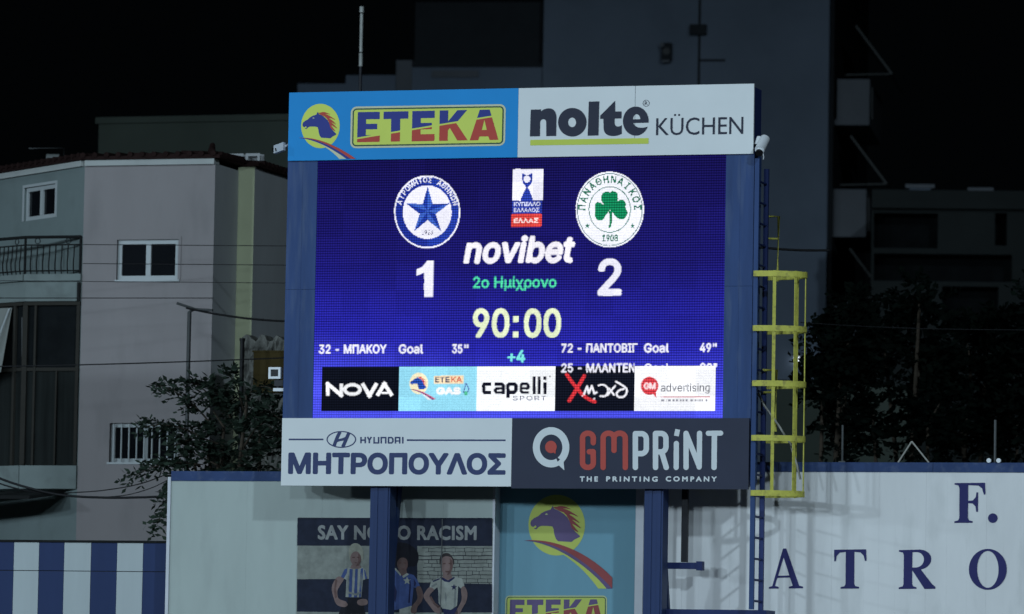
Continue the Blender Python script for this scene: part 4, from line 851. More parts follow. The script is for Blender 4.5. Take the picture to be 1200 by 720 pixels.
# right-hand return, stepped wing and rear wing
ARF = Plane(AF.to3(uR, 0), -73)
RD = ARF.uv(277.5, 300)[0]
mb = MB(); mb.wall(ARF, 0, RD, AG, vT); mb.build('return_wall', M['render_grey'], ah)
AF2 = Plane(AF.to3(0, 0, -RD), 17)
uc0, uc1 = AF2.uv(276, 300)[0], AF2.uv(296.5, 300)[0]
vT2 = AF2.uv(288, 196)[1]
mb = MB(); mb.wall(AF2, uR - 0.01, uc1, AG, vT2); mb.build('olive_wall', M['render_olive'], ah)
ARF2 = Plane(AF2.to3(uc1, 0), -73)
mb = MB(); mb.wall(ARF2, 0, 6.5, AG, vT2); mb.build('rear_wall', M['render_grey'], ah)
# cornice
mb = MB()
cv0, cv1 = AF.uv(175, 194)[1], AF.uv(175, 187.5)[1]
mb.box(AF, uL + 0.02, uR, cv0, cv1, -0.2, 0.07); mb.box(ALF, uE, -0.02, cv0, cv1, -0.2, 0.07)
mb.build('cornice', M['cornice'], ah)
# tiled roof: sloping slabs with rolled tile ends along the eaves
rf = MB()
def roof_edge(pl, u0, u1, v, slope_len, rise, over):
    a, b = pl.to3(u0, v, over), pl.to3(u1, v, over)
    c2, d2 = pl.to3(u1, v + rise, -slope_len), pl.to3(u0, v + rise, -slope_len)
    t = Vector((0, 0, 0.06))
    rf.hexa([a, d2, c2, b, a + t, d2 + t, c2 + t, b + t])
    n = int((u1 - u0) / 0.22)
    for k in range(n):
        u = u0 + (k + 0.5) * (u1 - u0) / n
        rf.tube([pl.to3(u, v + 0.08, over + 0.03), pl.to3(u, v + 0.08 + rise * 0.5, over - slope_len * 0.5)], 0.05, 7)
roof_edge(AF, uL - 0.1, uR + 0.12, cv1 + 0.005, 3.0, 0.12, 0.12)
roof_edge(ALF, uE, 0.1, cv1 + 0.005, 3.0, 0.12, 0.12)
roof_edge(ARF, -0.1, RD, cv1 + 0.0, 1.5, 0.06, 0.1)
roof_edge(AF2, uR + 0.2, uc1 + 0.1, vT2 + 0.005, 2.0, 0.1, 0.1)
roof_edge(ARF2, 0.1, 6.5, vT2 + 0.0, 2.0, 0.1, 0.1)
rf.build('tiled_roof', M['tile'], ah)
# ridge blobs, vent blocks on the roof
mb = MB(); p = AF.pt(248, 178, 0.1); mb.tube([p, p + Vector((0, 0.2, 0.14))], 0.07, 8, r1=0.05); mb.build('ridge_cap', M['tile'], ah)

# boxes standing on the roof
q = AF.pt(62, 186, -3.5)
wt = thing('rooftop_tank', 'small pale boiler on thin legs standing on the dark roof at far left', 'tank', q)
mb = MB(); mb.tube([q + Vector((-0.12, 0, 0.0)), q + Vector((0.12, 0, 0.0))], 0.085, 12); mb.build('drum', M['tank'], wt)
mb = MB()
for dx in (-0.1, 0.1):
    mb.tube([q + Vector((dx, 0, -0.4)), q + Vector((dx, 0, -0.07))], 0.02, 6)
mb.tube([q + Vector((0.2, 0, -0.4)), q + Vector((0.2, 0, 0.2)), q + Vector((-0.45, 0, 0.18))], 0.014, 6)
mb.build('stand', M['pipe'], wt)
q = AF2.pt(287, 189, -2.0)
vb = thing('vent_blocks', 'pair of small hollow grey blocks on the roof beside the olive wall', 'vent', q)
for k in range(2):
    mb = MB(); P_ = Plane(q, 17); c0 = -0.17 + k * 0.32
    mb.wall(P_, c0 - 0.14, c0 + 0.14, -0.25, 0.14, [(c0 - 0.09, c0 + 0.09, -0.03, 0.09)], 0.2)
    mb.box(P_, c0 - 0.14, c0 + 0.14, -0.25, 0.14, -0.24, -0.21)
    mb.build('block', M['render_grey'], vb)

# ---------------------------------------------------------------- old blank house behind it
OB = Plane(at_depth(230, 200, 112), 17)
u0, v1 = OB.uv(114.5, 200)[0], OB.uv(220, 143.5)[1]; u1 = OB.uv(420, 200)[0]
ob = thing('blank_house', 'dim blank-walled flat-roofed house rising behind the tiled roof', 'house', OB.to3(u0, gv(OB)))
mb = MB(); mb.box(OB, u0, u1, gv(OB), v1, -8, 0); mb.build('wall', M['moss'], ob)
mb = MB(); mb.box(OB, u0 - 0.06, u1 + 0.06, v1, v1 + 0.14, -8.06, 0.06); mb.build('parapet_cap', M['moss'], ob)

# ---------------------------------------------------------------- tall concrete block behind the board
TW = Plane(at_depth(800, 200, 140), 8)
TG = gv(TW)
tw = thing('tower_block', 'tall bare concrete apartment block with stepped roof behind the scoreboard', 'building', TW.to3(TW.uv(800, 300)[0], TG))
ua, ub_ = TW.uv(637, 40)[0], TW.uv(969.5, 200)[0]
vtop = TW.uv(800, -150)[1]
vlow = TW.uv(560, 78)[1]
wh = hole(TW, 776, 51, 790, 72)
mb = MB(); mb.wall(TW, ua, ub_, TG, vtop, [], 0.3)
mb.box(TW, ua, ub_, TG, vtop, -14, -0.31)
uj = TW.uv(819.5, 60)[0]
mb.build('main_wall', M['concrete'], tw)
mb = MB(); mb.box(TW, uj - 0.03, uj + 0.03, TW.uv(820, 105)[1], vtop, 0.0, 0.05)
vj = TW.uv(835, 71)[1]; mb.box(TW, uj, TW.uv(850, 71)[0], vj - 0.03, vj + 0.03, 0.0, 0.04)
mb.build('downpipe', M['concrete_dark'], tw)
mb = MB(); mb.box(TW, uj - 0.25, uj + 0.2, TW.uv(820, 42)[1], TW.uv(820, 30)[1], 0.0, 0.25); mb.build('junction_box', M['concrete_dark'], tw)
um = TW.uv(481.5, 80)[0]
mb = MB(); mb.box(TW, um, ua - 0.01, TG, vlow, -12, -0.2); mb.build('low_wing', M['concrete'], tw)
mb = MB(); mb.box(TW, um, ua - 0.02, vlow + 0.005, TW.uv(560, -1)[1], -10, -0.6); mb.box(TW, um, ua - 0.02, vlow + 0.002, vlow + 0.1, -0.6, -0.15); mb.build('rooftop_room', M['concrete_dark'], tw)
for x0, x1, yt in ((463.5, 482.5, 70), (403.5, 464, 87), (347, 404, 97)):
    mb = MB(); mb.box(TW, TW.uv(x0, yt)[0], TW.uv(x1, yt)[0] - 0.01, TG, TW.uv((x0 + x1) / 2, yt)[1], -9, -0.25 + 0.1 * (x0 > 460)); mb.build('step_wing', M['concrete_pale' if x0 > 460 else 'concrete'], tw)
mb = MB(); mb.box(TW, TW.uv(505, 84)[0], TW.uv(560, 84)[0], TW.uv(530, 90)[1], TW.uv(530, 82)[1], -0.21, -0.14); mb.build('patch', M['concrete_pale'], tw)
# right flank: balconies with solid fronts and slanting awnings
us0 = ub_
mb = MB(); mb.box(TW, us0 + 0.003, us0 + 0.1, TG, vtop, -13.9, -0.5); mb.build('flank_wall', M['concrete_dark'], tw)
for (x0, y0, x1, y1), lab in (((981, 93, 1019, 140), 0), ((975, 222, 1015, 271), 0), ((974, 354, 1011, 402), 0)):
    h = hole(TW, x0, y0, x1, y1, -1.0)
    b = MB(); b.box(TW, h[0], h[1], h[2], h[3], -1.12, -1.0); b.box(TW, us0 + 0.101, h[1], h[2] - 0.16, h[2], -6, -1.0); b.box(TW, h[1] - 0.12, h[1], h[2], h[3], -6, -1.13)
    bo = b.build('balcony', M['concrete_pale'], tw)
    a = MB()
    A0 = TW.pt(x0 + 22, y0 - 62, -1.2); A1 = TW.pt(x0 + 64, y0 - 6, -0.9); D = TW.n * -4.5; t = Vector((0, 0, 0.06))
    a.hexa([A0, A0 + D, A1 + D, A1, A0 + t, A0 + D + t, A1 + D + t, A1 + t]); a.build('awning', M['concrete_dark'], bo)
    a = MB(); a.tube([A0 + Vector((0, -0.05, 0)), A1 + Vector((0, -0.05, 0))], 0.032, 6); a.tube([A1 + Vector((0, -0.05, 0)), TW.pt(x0 + 10, y0 - 5, -1.2)], 0.02, 6); a.build('awning_arm', M['tank'], bo)
    a = MB(); a.tube([TW.pt(x1 + 3, y0 + 10, -1.0), TW.pt(x1 + 3, y1, -1.0)], 0.03, 6); a.build('downpipe', M['pipe'], bo)

q = TW.pt(781, 61, 0.2)
ac = thing('wall_unit', 'small dark air conditioner fixed high on the concrete block', 'air conditioner', q)
P_ = Plane(q, 8)
mb = MB(); mb.box(P_, -0.13, 0.14, -0.24, 0.24, -0.19, 0.12); mb.build('casing', M['concrete_dark'], ac)
mb = MB(); mb.tube([P_.to3(0.01, 0.0, 0.125), P_.to3(0.01, 0.0, 0.14)], 0.1, 14); mb.build('fan_grille', M['pipe'], ac)
mb = MB(); mb.box(P_, -0.16, -0.06, 0.13, 0.24, 0.12, 0.16); mb.build('label_plate', M['concrete_pale'], ac)
mb = MB(); mb.box(P_, -0.1, 0.1, -0.30, -0.242, -0.19, 0.15); mb.build('bracket', M['concrete_pale'], ac)

p = at_depth(424, 8, 96); q = Vector((p.x, p.y, 0))
an = thing('antenna_mast', 'thin white-tipped mast standing alone against the dark sky left of the block', 'mast', q)
zb = at_depth(424, 78, 96).z
mb = MB(); mb.tube([q, Vector((p.x, p.y, zb))], 0.03, 8); mb.build('pole', M['black'], an)
mb = MB(); h_ = p.z - zb; f_ = lambda t: Vector((p.x, p.y, zb + h_ * t))
mb.tube([f_(0.002), f_(0.22)], 0.035, 8); mb.tube([f_(0.24), f_(0.88)], 0.03, 8); mb.tube([f_(0.9), f_(1)], 0.042, 8); mb.build('white_tube', M['mast_white'], an)

# ---------------------------------------------------------------- low flats at far right
FR = Plane(at_depth(1110, 260, 132), 4)
fr_ = thing('dim_flats', 'unlit low flats with black balcony openings at far right', 'building', FR.to3(FR.uv(1110, 400)[0], gv(FR)))
u0, u1 = FR.uv(1021, 300)[0], FR.uv(1290, 300)[0]; vt = FR.uv(1110, 223)[1]
hs = [hole(FR, 1024, 250, 1099, 291), hole(FR, 1166, 250, 1180, 288), hole(FR, 1024, 298, 1186, 330), hole(FR, 1104, 336, 1170, 380)]
mb = MB(); mb.wall(FR, u0, u1, gv(FR), vt, hs, 1.2); mb.box(FR, u0, u1, gv(FR), vt, -9, -1.21); mb.build('wall', M['dim_wall'], fr_)
mb = MB(); mb.box(FR, u0, u1, FR.uv(1100, 246)[1], FR.uv(1100, 238)[1], 0.002, 0.35); mb.build('ledge', M['dim_wall'], fr_)
for h in hs:
    mb = MB(); mb.box(FR, h[0], h[1], h[2], h[3], -1.2, -1.15); mb.build('opening', M['blind_dark'], fr_)
for x0, x1, y in ((1061, 1095, 218), (1134, 1164, 222)):
    q = FR.pt((x0 + x1) / 2, y + 3, -0.5)
    t = thing('roof_ledge', 'pale low slab on the parapet of the dim flats, %s one' % ('left' if x0 < 1100 else 'right'), 'slab', q, 'slabs on the dim parapet')
    P_ = Plane(q, 4); w = (x1 - x0) / 2 / 45
    mb = MB(); mb.box(P_, -w, w, 0.0, 0.1, -0.3, 0.1); mb.build('top', M['concrete_pale'], t)
    mb = MB(); mb.box(P_, -w + 0.1, w - 0.1, -0.25, -0.002, -0.25, 0.0); mb.build('foot', M['concrete'], t)
# ---------------------------------------------------------------- trees
def leafy(mb, p, d, L, pairs, lw, ll, rnd, droop=0.25):
    """one feathered twig: a rachis with paired leaflets"""
    d = d.normalized()
    side = d.cross(Vector((0, 0, 1)))
    if side.length < 0.1: side = Vector((1, 0, 0))
    side.normalize(); side = (side + Vector((0, 0, rnd.uniform(-0.7, 0.7)))).normalized()
    for k in range(pairs):
        t = (k + 1) / pairs
        c = p + d * L * t + Vector((0, 0, -droop * L * t * t))
        for sg in (-1, 1):
            a = (side * sg + d * rnd.uniform(0.3, 0.9) + Vector((0, 0, rnd.uniform(-0.4, 0.3)))).normalized()
            w = a.cross(Vector((rnd.uniform(-1, 1), rnd.uniform(-1, 1), rnd.uniform(0.2, 1)))).normalized() * lw * rnd.uniform(0.7, 1.2)
            l = ll * rnd.uniform(0.7, 1.2)
            mb.add([c, c + a * l * 0.5 + w * 0.5, c + a * l, c + a * l * 0.5 - w * 0.5], [(0, 1, 2, 3)], rnd.randint(0, 1))

def tree(name, label, depth, base_px, clumps, seed, twigs, L=0.6, pairs=7, lw=0.07, ll=0.15, leafs=('leaf_a', 'leaf_b'), group=None, trunk_r=0.12, fork=0.45, sprays=()):
    rnd = random.Random(seed)
    b = at_depth(base_px, 500, depth); b.z = 0
    root = thing(name, label, 'tree', b, group)
    k = depth / FPX
    C = []
    for px, py, rx, ry in clumps:
        c = at_depth(px, py, depth); C.append((c + Vector((0, rnd.uniform(-0.5, 0.5), 0)), rx * k, ry * k))
    tk = MB()
    zc = min(c.z for c, _, _ in C)
    f = Vector((b.x * 0.6 + C[0][0].x * 0.4, b.y, max(1.0, zc * fork)))
    tk.tube([b, b.lerp(f, 0.5) + Vector((0.05, 0, 0)), f], trunk_r, 8, r1=trunk_r * 0.7)
    br = MB()
    for c, rx, ry in C:
        m = f.lerp(c, 0.5) + Vector((rnd.uniform(-0.2, 0.2), rnd.uniform(-0.2, 0.2), -0.1))
        br.tube([f, m, c, c + Vector((rnd.uniform(-1, 1) * rx * 0.6, 0, ry * 0.6))], trunk_r * 0.5, 6, r1=0.012)
    tk.build('trunk', M['bark'], root)
    br.build('branches', M['bark'], root)
    lv = MB(); sp_m = MB()
    tot = sum(rx * ry for _, rx, ry in C)
    for c, rx, ry in C:
        for _ in range(max(4, int(twigs * rx * ry / tot))):
            while True:
                q = Vector((rnd.uniform(-1, 1), rnd.uniform(-1, 1), rnd.uniform(-1, 1)))
                if q.length < 1: break
            p = c + Vector((q.x * rx, q.y * min(rx, 1.3), q.z * ry))
            d = Vector((q.x * 0.9 + rnd.uniform(-0.5, 0.5), q.y + rnd.uniform(-0.5, 0.5), q.z * 0.4 + rnd.uniform(-0.1, 0.8)))
            if d.length < 0.05: d = Vector((0, 0, 1))
            leafy(lv, p, d, L * rnd.uniform(0.6, 1.2), pairs, lw, ll, rnd)
    for bx_, by_, tx_, ty_ in sprays:
        a, e = at_depth(bx_, by_, depth), at_depth(tx_, ty_, depth - 0.4)
        br2 = [a.lerp(e, t) + Vector((0, 0, 0.12 * math.sin(math.pi * t))) for t in (0, .25, .5, .75, 1)]
        sp_m.tube(br2, 0.018, 5, r1=0.006)
        n = int((e - a).length / 0.075)
        for q_ in range(n):
            t = 0.2 + 0.8 * q_ / n
            p = a.lerp(e, t) + Vector((0, 0, 0.12 * math.sin(math.pi * t)))
            for _ in range(2):
                d = (e - a).normalized() * 0.8 + Vector((rnd.uniform(-0.6, 0.6), rnd.uniform(-0.8, 0.8), rnd.uniform(-0.7, 0.7)))
                leafy(lv, p, d, 0.26 * rnd.uniform(0.7, 1.2), 3, lw, ll, rnd, 0.35)
    if sprays: sp_m.build('twigs', M['bark'], root)
    lv.build('crown', [M[leafs[0]], M[leafs[1]]], root)
    return root

tree('feathery_tree', 'dark feathery-leaved tree between the pale house and the white wall', 84, 268,
     [(285, 525, 42, 40), (262, 500, 26, 30), (240, 520, 26, 26), (305, 505, 24, 34), (255, 545, 48, 22), (228, 545, 26, 16), (290, 475, 16, 18)],
     11, 215, L=0.42, pairs=5, lw=0.065, ll=0.14,
     sprays=[(250, 500, 187, 452), (262, 485, 216, 446), (240, 515, 168, 500), (235, 545, 157, 558), (215, 575, 184, 614), (285, 480, 268, 440), (290, 490, 330, 492), (285, 470, 318, 455), (225, 560, 190, 578), (255, 520, 200, 525), (270, 490, 240, 452), (300, 500, 335, 520)])
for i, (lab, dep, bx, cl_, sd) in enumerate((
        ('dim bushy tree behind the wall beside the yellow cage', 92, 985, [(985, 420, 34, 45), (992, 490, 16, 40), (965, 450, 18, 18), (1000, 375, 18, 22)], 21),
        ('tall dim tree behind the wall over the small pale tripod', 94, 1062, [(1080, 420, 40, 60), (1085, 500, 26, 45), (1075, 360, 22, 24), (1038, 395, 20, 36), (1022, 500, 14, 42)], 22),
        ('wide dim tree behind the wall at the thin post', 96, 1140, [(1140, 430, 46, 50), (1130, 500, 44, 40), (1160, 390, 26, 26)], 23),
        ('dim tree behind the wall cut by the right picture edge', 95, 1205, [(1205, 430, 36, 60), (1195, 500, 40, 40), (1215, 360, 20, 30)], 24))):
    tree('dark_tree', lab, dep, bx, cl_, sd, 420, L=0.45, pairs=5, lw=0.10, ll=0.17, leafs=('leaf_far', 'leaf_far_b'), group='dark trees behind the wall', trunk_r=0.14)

# ---------------------------------------------------------------- rubble wall with brown sheet, black post, thin pipe pole
RB = Plane(at_depth(310, 450, 88), 17)
rnd = random.Random(5)
u0, u1 = RB.uv(283, 450)[0], RB.uv(400, 450)[0]; gz = gv(RB); vt = RB.uv(310, 396)[1]
rw = thing('rubble_wall', 'rough old rubble wall with brown sheet between olive house and scoreboard', 'wall', RB.to3(u0, gz))
mb = MB(); nu, nv = 44, 70
tops = [vt + 0.05 * math.sin(_ * 0.9) + rnd.uniform(-0.03, 0.02) for _ in range(nu + 1)]
V_ = [RB.to3(u0 + (u1 - u0) * i / nu, gz + (tops[i] - gz) * j / nv + (rnd.uniform(-.02, .02) if 0 < j < nv else 0), rnd.uniform(-0.03, 0.04)) for j in range(nv + 1) for i in range(nu + 1)]
V_ += [RB.to3(u0 + (u1 - u0) * i / nu, tops[i], -0.4) for i in range(nu + 1)]
k_ = nu + 1
mb.add(V_, [(j * k_ + i, j * k_ + i + 1, (j + 1) * k_ + i + 1, (j + 1) * k_ + i) for j in range(nv + 1) for i in range(nu)])
mb.build('stonework', M['rubble'], rw)
h = hole(RB, 297, 413, 345, 460, 0.1)
mb = MB(); mb.box(RB, h[0], h[1], h[2], h[3], 0.06, 0.11); mb.box(RB, h[0] - 0.02, h[1], h[3], h[3] + 0.03, 0.055, 0.125); mb.build('brown_sheet', M['brown'], rw)

p = at_depth(284, 400, 87.2); g = Vector((p.x, p.y, 0))
t = thing('dark_post', 'straight black steel post in front of the rubble wall', 'post', g)
mb = MB(); mb.tube([g, p], 0.04, 8); mb.build('shaft', M['cable'], t)
mb = MB(); mb.tube([p + Vector((0, 0, 0.002)), p + Vector((0, 0, 0.05))], 0.05, 8); mb.build('cap', M['cable'], t)

p = at_depth(222, 366, 87); g = Vector((p.x, p.y, 0))
t = thing('cable_pole', 'thin grey pole with a bent top arm in front of the pale house', 'pole', g)
mb = MB(); mb.tube([g, p, p + Vector((0.06, 0, 0.05)), p + Vector((0.22, 0, 0.05))], 0.035, 8); mb.build('shaft', M['pipe'], t)
mb = MB(); q = p + Vector((0, 0, 0.05)); mb.tube([q + Vector((-0.22, 0, 0.10)), q + Vector((0.1, 0, 0.0)), q + Vector((0.4, -0.1, -0.02))], 0.025, 6); mb.build('arm', M['pipe'], t)

# ---------------------------------------------------------------- overhead cables
def cable(label, pts, depth, r, group='overhead cables', sag=0.0, name='overhead_cable'):
    P = [at_depth(x, y, depth) for x, y in pts]
    if len(P) == 2:
        a, b = P
        P = [a.lerp(b, t / 16) + Vector((0, 0, -sag * 4 * (t / 16) * (1 - t / 16))) for t in range(17)]
    o0 = P[0].copy()
    mb = MB(); mb.tube(P, r, 6)
    o = mb.build(name, M['cable'], None, origin=o0)
    return tag(o, label, 'cable', group)
cable('thin straight cable crossing the house front just under the upper window top', [(97, 286.8), (345, 288.5)], 88.3, 0.007)
cable('thin straight cable crossing the middle of the upper house window', [(97, 309), (345, 311)], 88.2, 0.007)
cable('thin straight cable skimming the sill of the upper house window', [(-20, 329), (345, 332)], 87.4, 0.006)
cable('thin straight cable below the upper window, at the balcony upstand', [(-20, 349.5), (250, 349.5)], 87.3, 0.008)
cable('dark level cable crossing the house between upper and lower windows', [(-20, 430), (345, 419)], 86.5, 0.012, sag=0.02)
cable('dark cable running from the thin pole towards the scoreboard', [(218, 361), (345, 377)], 86.8, 0.02, sag=0.05)
cable('thick sagging cable at the foot of the house above the striped fence', smooth([(-20, 553), (20, 568), (70, 580), (130, 583.5), (200, 582)], 6, False), 84, 0.022)
cable('second sagging cable just below the thick one at far left', smooth([(-20, 560), (20, 573), (60, 579), (78, 580)], 6, False), 84.1, 0.014)
cable('thin cable rising right from the thick one towards the feathery tree', smooth([(75, 578), (120, 575), (165, 567), (205, 552)], 6, False), 84.2, 0.01)
cable('lower thin cable rising right into the feathery tree', smooth([(120, 583), (150, 580), (180, 571), (205, 558)], 6, False), 84.3, 0.008)
cable('black cable leaving the right of the scoreboard towards the tower block', [(890, 290), (972, 293.5)], 84, 0.022, sag=0.02)
tag(cable('faint pale cable drooping across the dark trees at right', smooth([(938, 378), (1000, 382), (1090, 385.5), (1210, 387)], 6, False), 89, 0.009), None)

GW = Plane(at_depth(990, 490, 112), 8)
gw = thing('garden_house', 'dim low plain house half hidden behind the dark trees beside the cage', 'house', GW.to3(GW.uv(990, 500)[0], gv(GW)))
mb = MB(); mb.box(GW, GW.uv(905, 490)[0], GW.uv(1064, 490)[0], gv(GW), GW.uv(985, 452)[1], -4, 0); mb.build('wall', M['moss'], gw)
mb = MB(); mb.box(GW, GW.uv(903, 490)[0], GW.uv(1066, 490)[0], GW.uv(985, 452)[1] + 0.001, GW.uv(985, 446)[1], -4.1, 0.1); mb.build('roof_slab', M['dim_wall'], gw)
# ================================================================= THE SCOREBOARD
uA, uB = BP.uv(334.5, 340, -0.06)[0], BP.uv(882.0, 340, -0.06)[0]
vTop = (BP.uv(339, 108)[1] + BP.uv(884, 99)[1]) / 2
vTs = (BP.uv(337, 188)[1] + BP.uv(883, 181)[1]) / 2
vBs = (BP.uv(331, 490.5)[1] + BP.uv(879, 490)[1]) / 2
vBot = (BP.uv(330, 570)[1] + BP.uv(877, 573)[1]) / 2
sb = thing('scoreboard', 'big blue electronic football scoreboard on two posts with lit display', 'scoreboard', BP.to3(0, GROUNDV, -0.3))
mb = MB(); mb.box(BP, uA + 0.02, uB - 0.02, vBot + 0.05, vTop - 0.04, -0.52, -0.10)
for k in range(1, 6):                                             # stiffening ribs on the back
    u = uA + (uB - uA) * k / 6; mb.box(BP, u - 0.04, u + 0.04, vBot + 0.1, vTop - 0.1, -0.56, -0.52)
mb.build('casing', M['steel_dark'], sb)
LO = -0.075
lu0, lu1 = BP.uv(369.6, 340, LO)[0], BP.uv(849.2, 340, LO)[0]
lv0, lv1 = (BP.uv(366, 491, LO)[1] + BP.uv(846, 490.5, LO)[1]) / 2, vTs + 0.04
for a, b in ((uA, lu0), (lu1, uB)):
    mb = MB(); n = 2
    for k in range(n):
        c0, c1 = vBs - 0.05 + (vTs - vBs + 0.1) * k / n, vBs - 0.05 + (vTs - vBs + 0.1) * (k + 1) / n
        mb.box(BP, a, b, c0 + 0.002, c1 - 0.002, -0.099, -0.055)
    mb.box(BP, (a + b) / 2 - 0.006, (a + b) / 2 + 0.006, vBs, vTs, -0.06, -0.052)
    mb.build('side_panel', M['steel_blue'], sb)
mb = MB(); mb.box(BP, uB - 0.019, uB - 0.001, vBot + 0.1, vTs, -0.50, -0.1); mb.build('end_panel', M['steel_blue'], sb)

# posts
for x0, x1 in ((432.5, 455.5), (754, 776)):
    pu0, pu1 = BP.uv(x0, 640, -0.12)[0], BP.uv(x1, 640, -0.12)[0]
    mb = MB(); mb.box(BP, pu0, pu1, GROUNDV, vBot + 0.3, -0.45, -0.14)
    mb.box(BP, pu0 + 0.07, pu0 + 0.12, GROUNDV, vBot + 0.04, -0.14, -0.128); mb.box(BP, pu1 - 0.09, pu1 - 0.03, GROUNDV, vBot + 0.04, -0.14, -0.125)
    po = mb.build('support_post', M['post_blue'], sb)
    mb = MB(); w0, w1 = pu0 + 0.1, pu1 - 0.02
    if x0 < 600:
        va, vb2 = vBot + 0.05, BP.uv(460, 665, -0.5)[1]; oa, ob_ = -0.80, -0.45
        mb.hexa([BP.to3(w0, vb2, ob_), BP.to3(w0, vb2 - 0.25, ob_), BP.to3(w1, vb2 - 0.25, ob_), BP.to3(w1, vb2, ob_),
                 BP.to3(w0, va, oa + 0.2), BP.to3(w0, va, oa), BP.to3(w1, va, oa), BP.to3(w1, va, oa + 0.2)])
    else:
        va, vb2 = BP.uv(784, 645, -0.5)[1], BP.uv(784, 800, -0.5)[1]
        mb.hexa([BP.to3(w0, vb2, -0.9), BP.to3(w0, vb2, -1.05), BP.to3(w1, vb2, -1.05), BP.to3(w1, vb2, -0.9),
                 BP.to3(w0, va - 0.2, -0.452), BP.to3(w0, va, -0.46), BP.to3(w1, va, -0.46), BP.to3(w1, va - 0.2, -0.452)])
    mb.build('strut', M['post_blue'], po)
# hanging bar and bracket, cross beam
mb = MB(); hu0, hu1 = BP.uv(799, 620, -0.8)[0], BP.uv(806, 620, -0.8)[0]
mb.box(BP, hu0, hu1, BP.uv(802, 659, -0.8)[1], vBot + 0.2, -0.85, -0.77); mb.build('hanging_bar', M['black'], sb)
mb = MB(); bv0, bv1 = BP.uv(802, 667, -0.8)[1], BP.uv(802, 659.5, -0.8)[1]
mb.box(BP, BP.uv(782, 662, -0.8)[0], BP.uv(817, 662, -0.8)[0], bv0, bv1, -0.86, -0.76)
mb.box(BP, BP.uv(817, 662, -0.8)[0], BP.uv(824, 662, -0.8)[0], bv0 - 0.02, bv1 + 0.02, -0.88, -0.74); mb.build('bracket', M['steel_dark'], sb)
vx = BP.uv(830, 714.5, -0.4)[1]
mb = MB(); mb.box(BP, BP.uv(779, 716, -0.4)[0], BP.uv(898, 716, -0.4)[0], vx - 0.16, vx, -0.95, -0.40); mb.build('cross_beam', M['steel_dark'], sb)

# ---------------------------------------------------------------- the display: one coloured cell per lamp
LW, LH = 480, 314
LC = np.zeros((1, 1, 3))
lc = Cv(360, 174, 860, 498, 4)
img = np.zeros((lc.h, lc.w, 3), np.float32)
yy, xx = np.mgrid[0:lc.h, 0:lc.w].astype(np.float32)
yy = yy / 4 + 174; xx = xx / 4 + 360
t = np.clip((yy - 185) / 306, 0, 1)
edge = np.clip(1 - np.abs(xx - 608) / 250, 0, 1)
g0 = np.array(srgb(22, 18, 84)); g1 = np.array(srgb(29, 26, 116)); g2 = np.array(srgb(42, 42, 178)); g3 = np.array(srgb(80, 86, 246))
tt = t + (1 - edge) * 0.16 * t * (xx < 608) + (1 - edge) * 0.06 * t * (xx >= 608)
def ramp(tv):
    o = np.zeros(tv.shape + (3,), np.float32)
    for a, b, p, q in ((0, 0.42, g0, g1), (0.42, 0.76, g1, g2), (0.76, 1.02, g2, g3), (1.02, 9, g3, g3)):
        k = np.clip((tv - a) / (b - a), 0, 1)[..., None]
        s_ = (tv >= a)[..., None]
        o = np.where(s_, p * (1 - k) + q * k, o)
    return o
img[:] = ramp(tt)
def paint(fn, rgb, clip=None):
    c = lc.like(); fn(c)
    if clip is not None: c.m &= clip
    img[c.m] = srgb(*rgb)
    return c.m
FRM = BP.frame(608, 340)
WHT = (238, 238, 252)
def ltext(body, x0, y0, x1, cap, rgb, bold, clip=None, shear=0, font='s', space=0, yscale=1.0):
    return paint(lambda c: c.text(body, x0, y0, x1, cap, font, bold, shear, BP.frame(x0, y0), space, yscale=yscale), rgb, clip)
LEDS = []           # (name, label, x0,y0,x1,y1) : lamps that belong to one picture element
# score, period, clock
paint(lambda c: c.add([(508.4, 305.4), (507.6, 348), (496.9, 348.2), (497.3, 319.6), (488.2, 323.4), (488.4, 315.8), (495, 313), (500.6, 305.6)]), WHT); LEDS.append(('score_digit', 'white score digit under the left crest', 484, 303, 512, 351))
ltext('2', 700.2, 347, 728.3, 43.5, WHT, 1.75); LEDS.append(('score_digit', 'white score digit under the right crest', 697, 300, 732, 351))
ltext('2ο Ημίχρονο', 554, 338, 652, 13.5, (82, 228, 174), 0.5); LEDS.append(('period_text', None, 551, 321, 655, 345))
for body, x0, x1 in (('90', 553.6, 597), ('00', 613.4, 657.4)):
    ltext(body, x0, 396, x1, 34.2, (230, 242, 204), 1.45)
paint(lambda c: (c.add([(601.4, 370.6), (608, 370.5), (607.9, 377.6), (601.3, 377.7)]), c.add([(601, 388.6), (607.6, 388.5), (607.5, 395.7), (600.9, 395.8)])), (230, 242, 204)); LEDS.append(('clock', None, 549, 358, 661, 400))
ltext('+4', 594.5, 425, 615.5, 14.5, (120, 226, 220), 0.8); LEDS.append(('added_time', None, 592, 407, 619, 428))
# logo word, italic heavy
ltext('novibet', 543, 309.3, 671, 24.5 * 400 / 300 * 0.74 * 1.33, (245, 242, 252), 1.75, shear=0.16, space=6); LEDS.append(('sponsor_word', None, 540, 272, 676, 313))
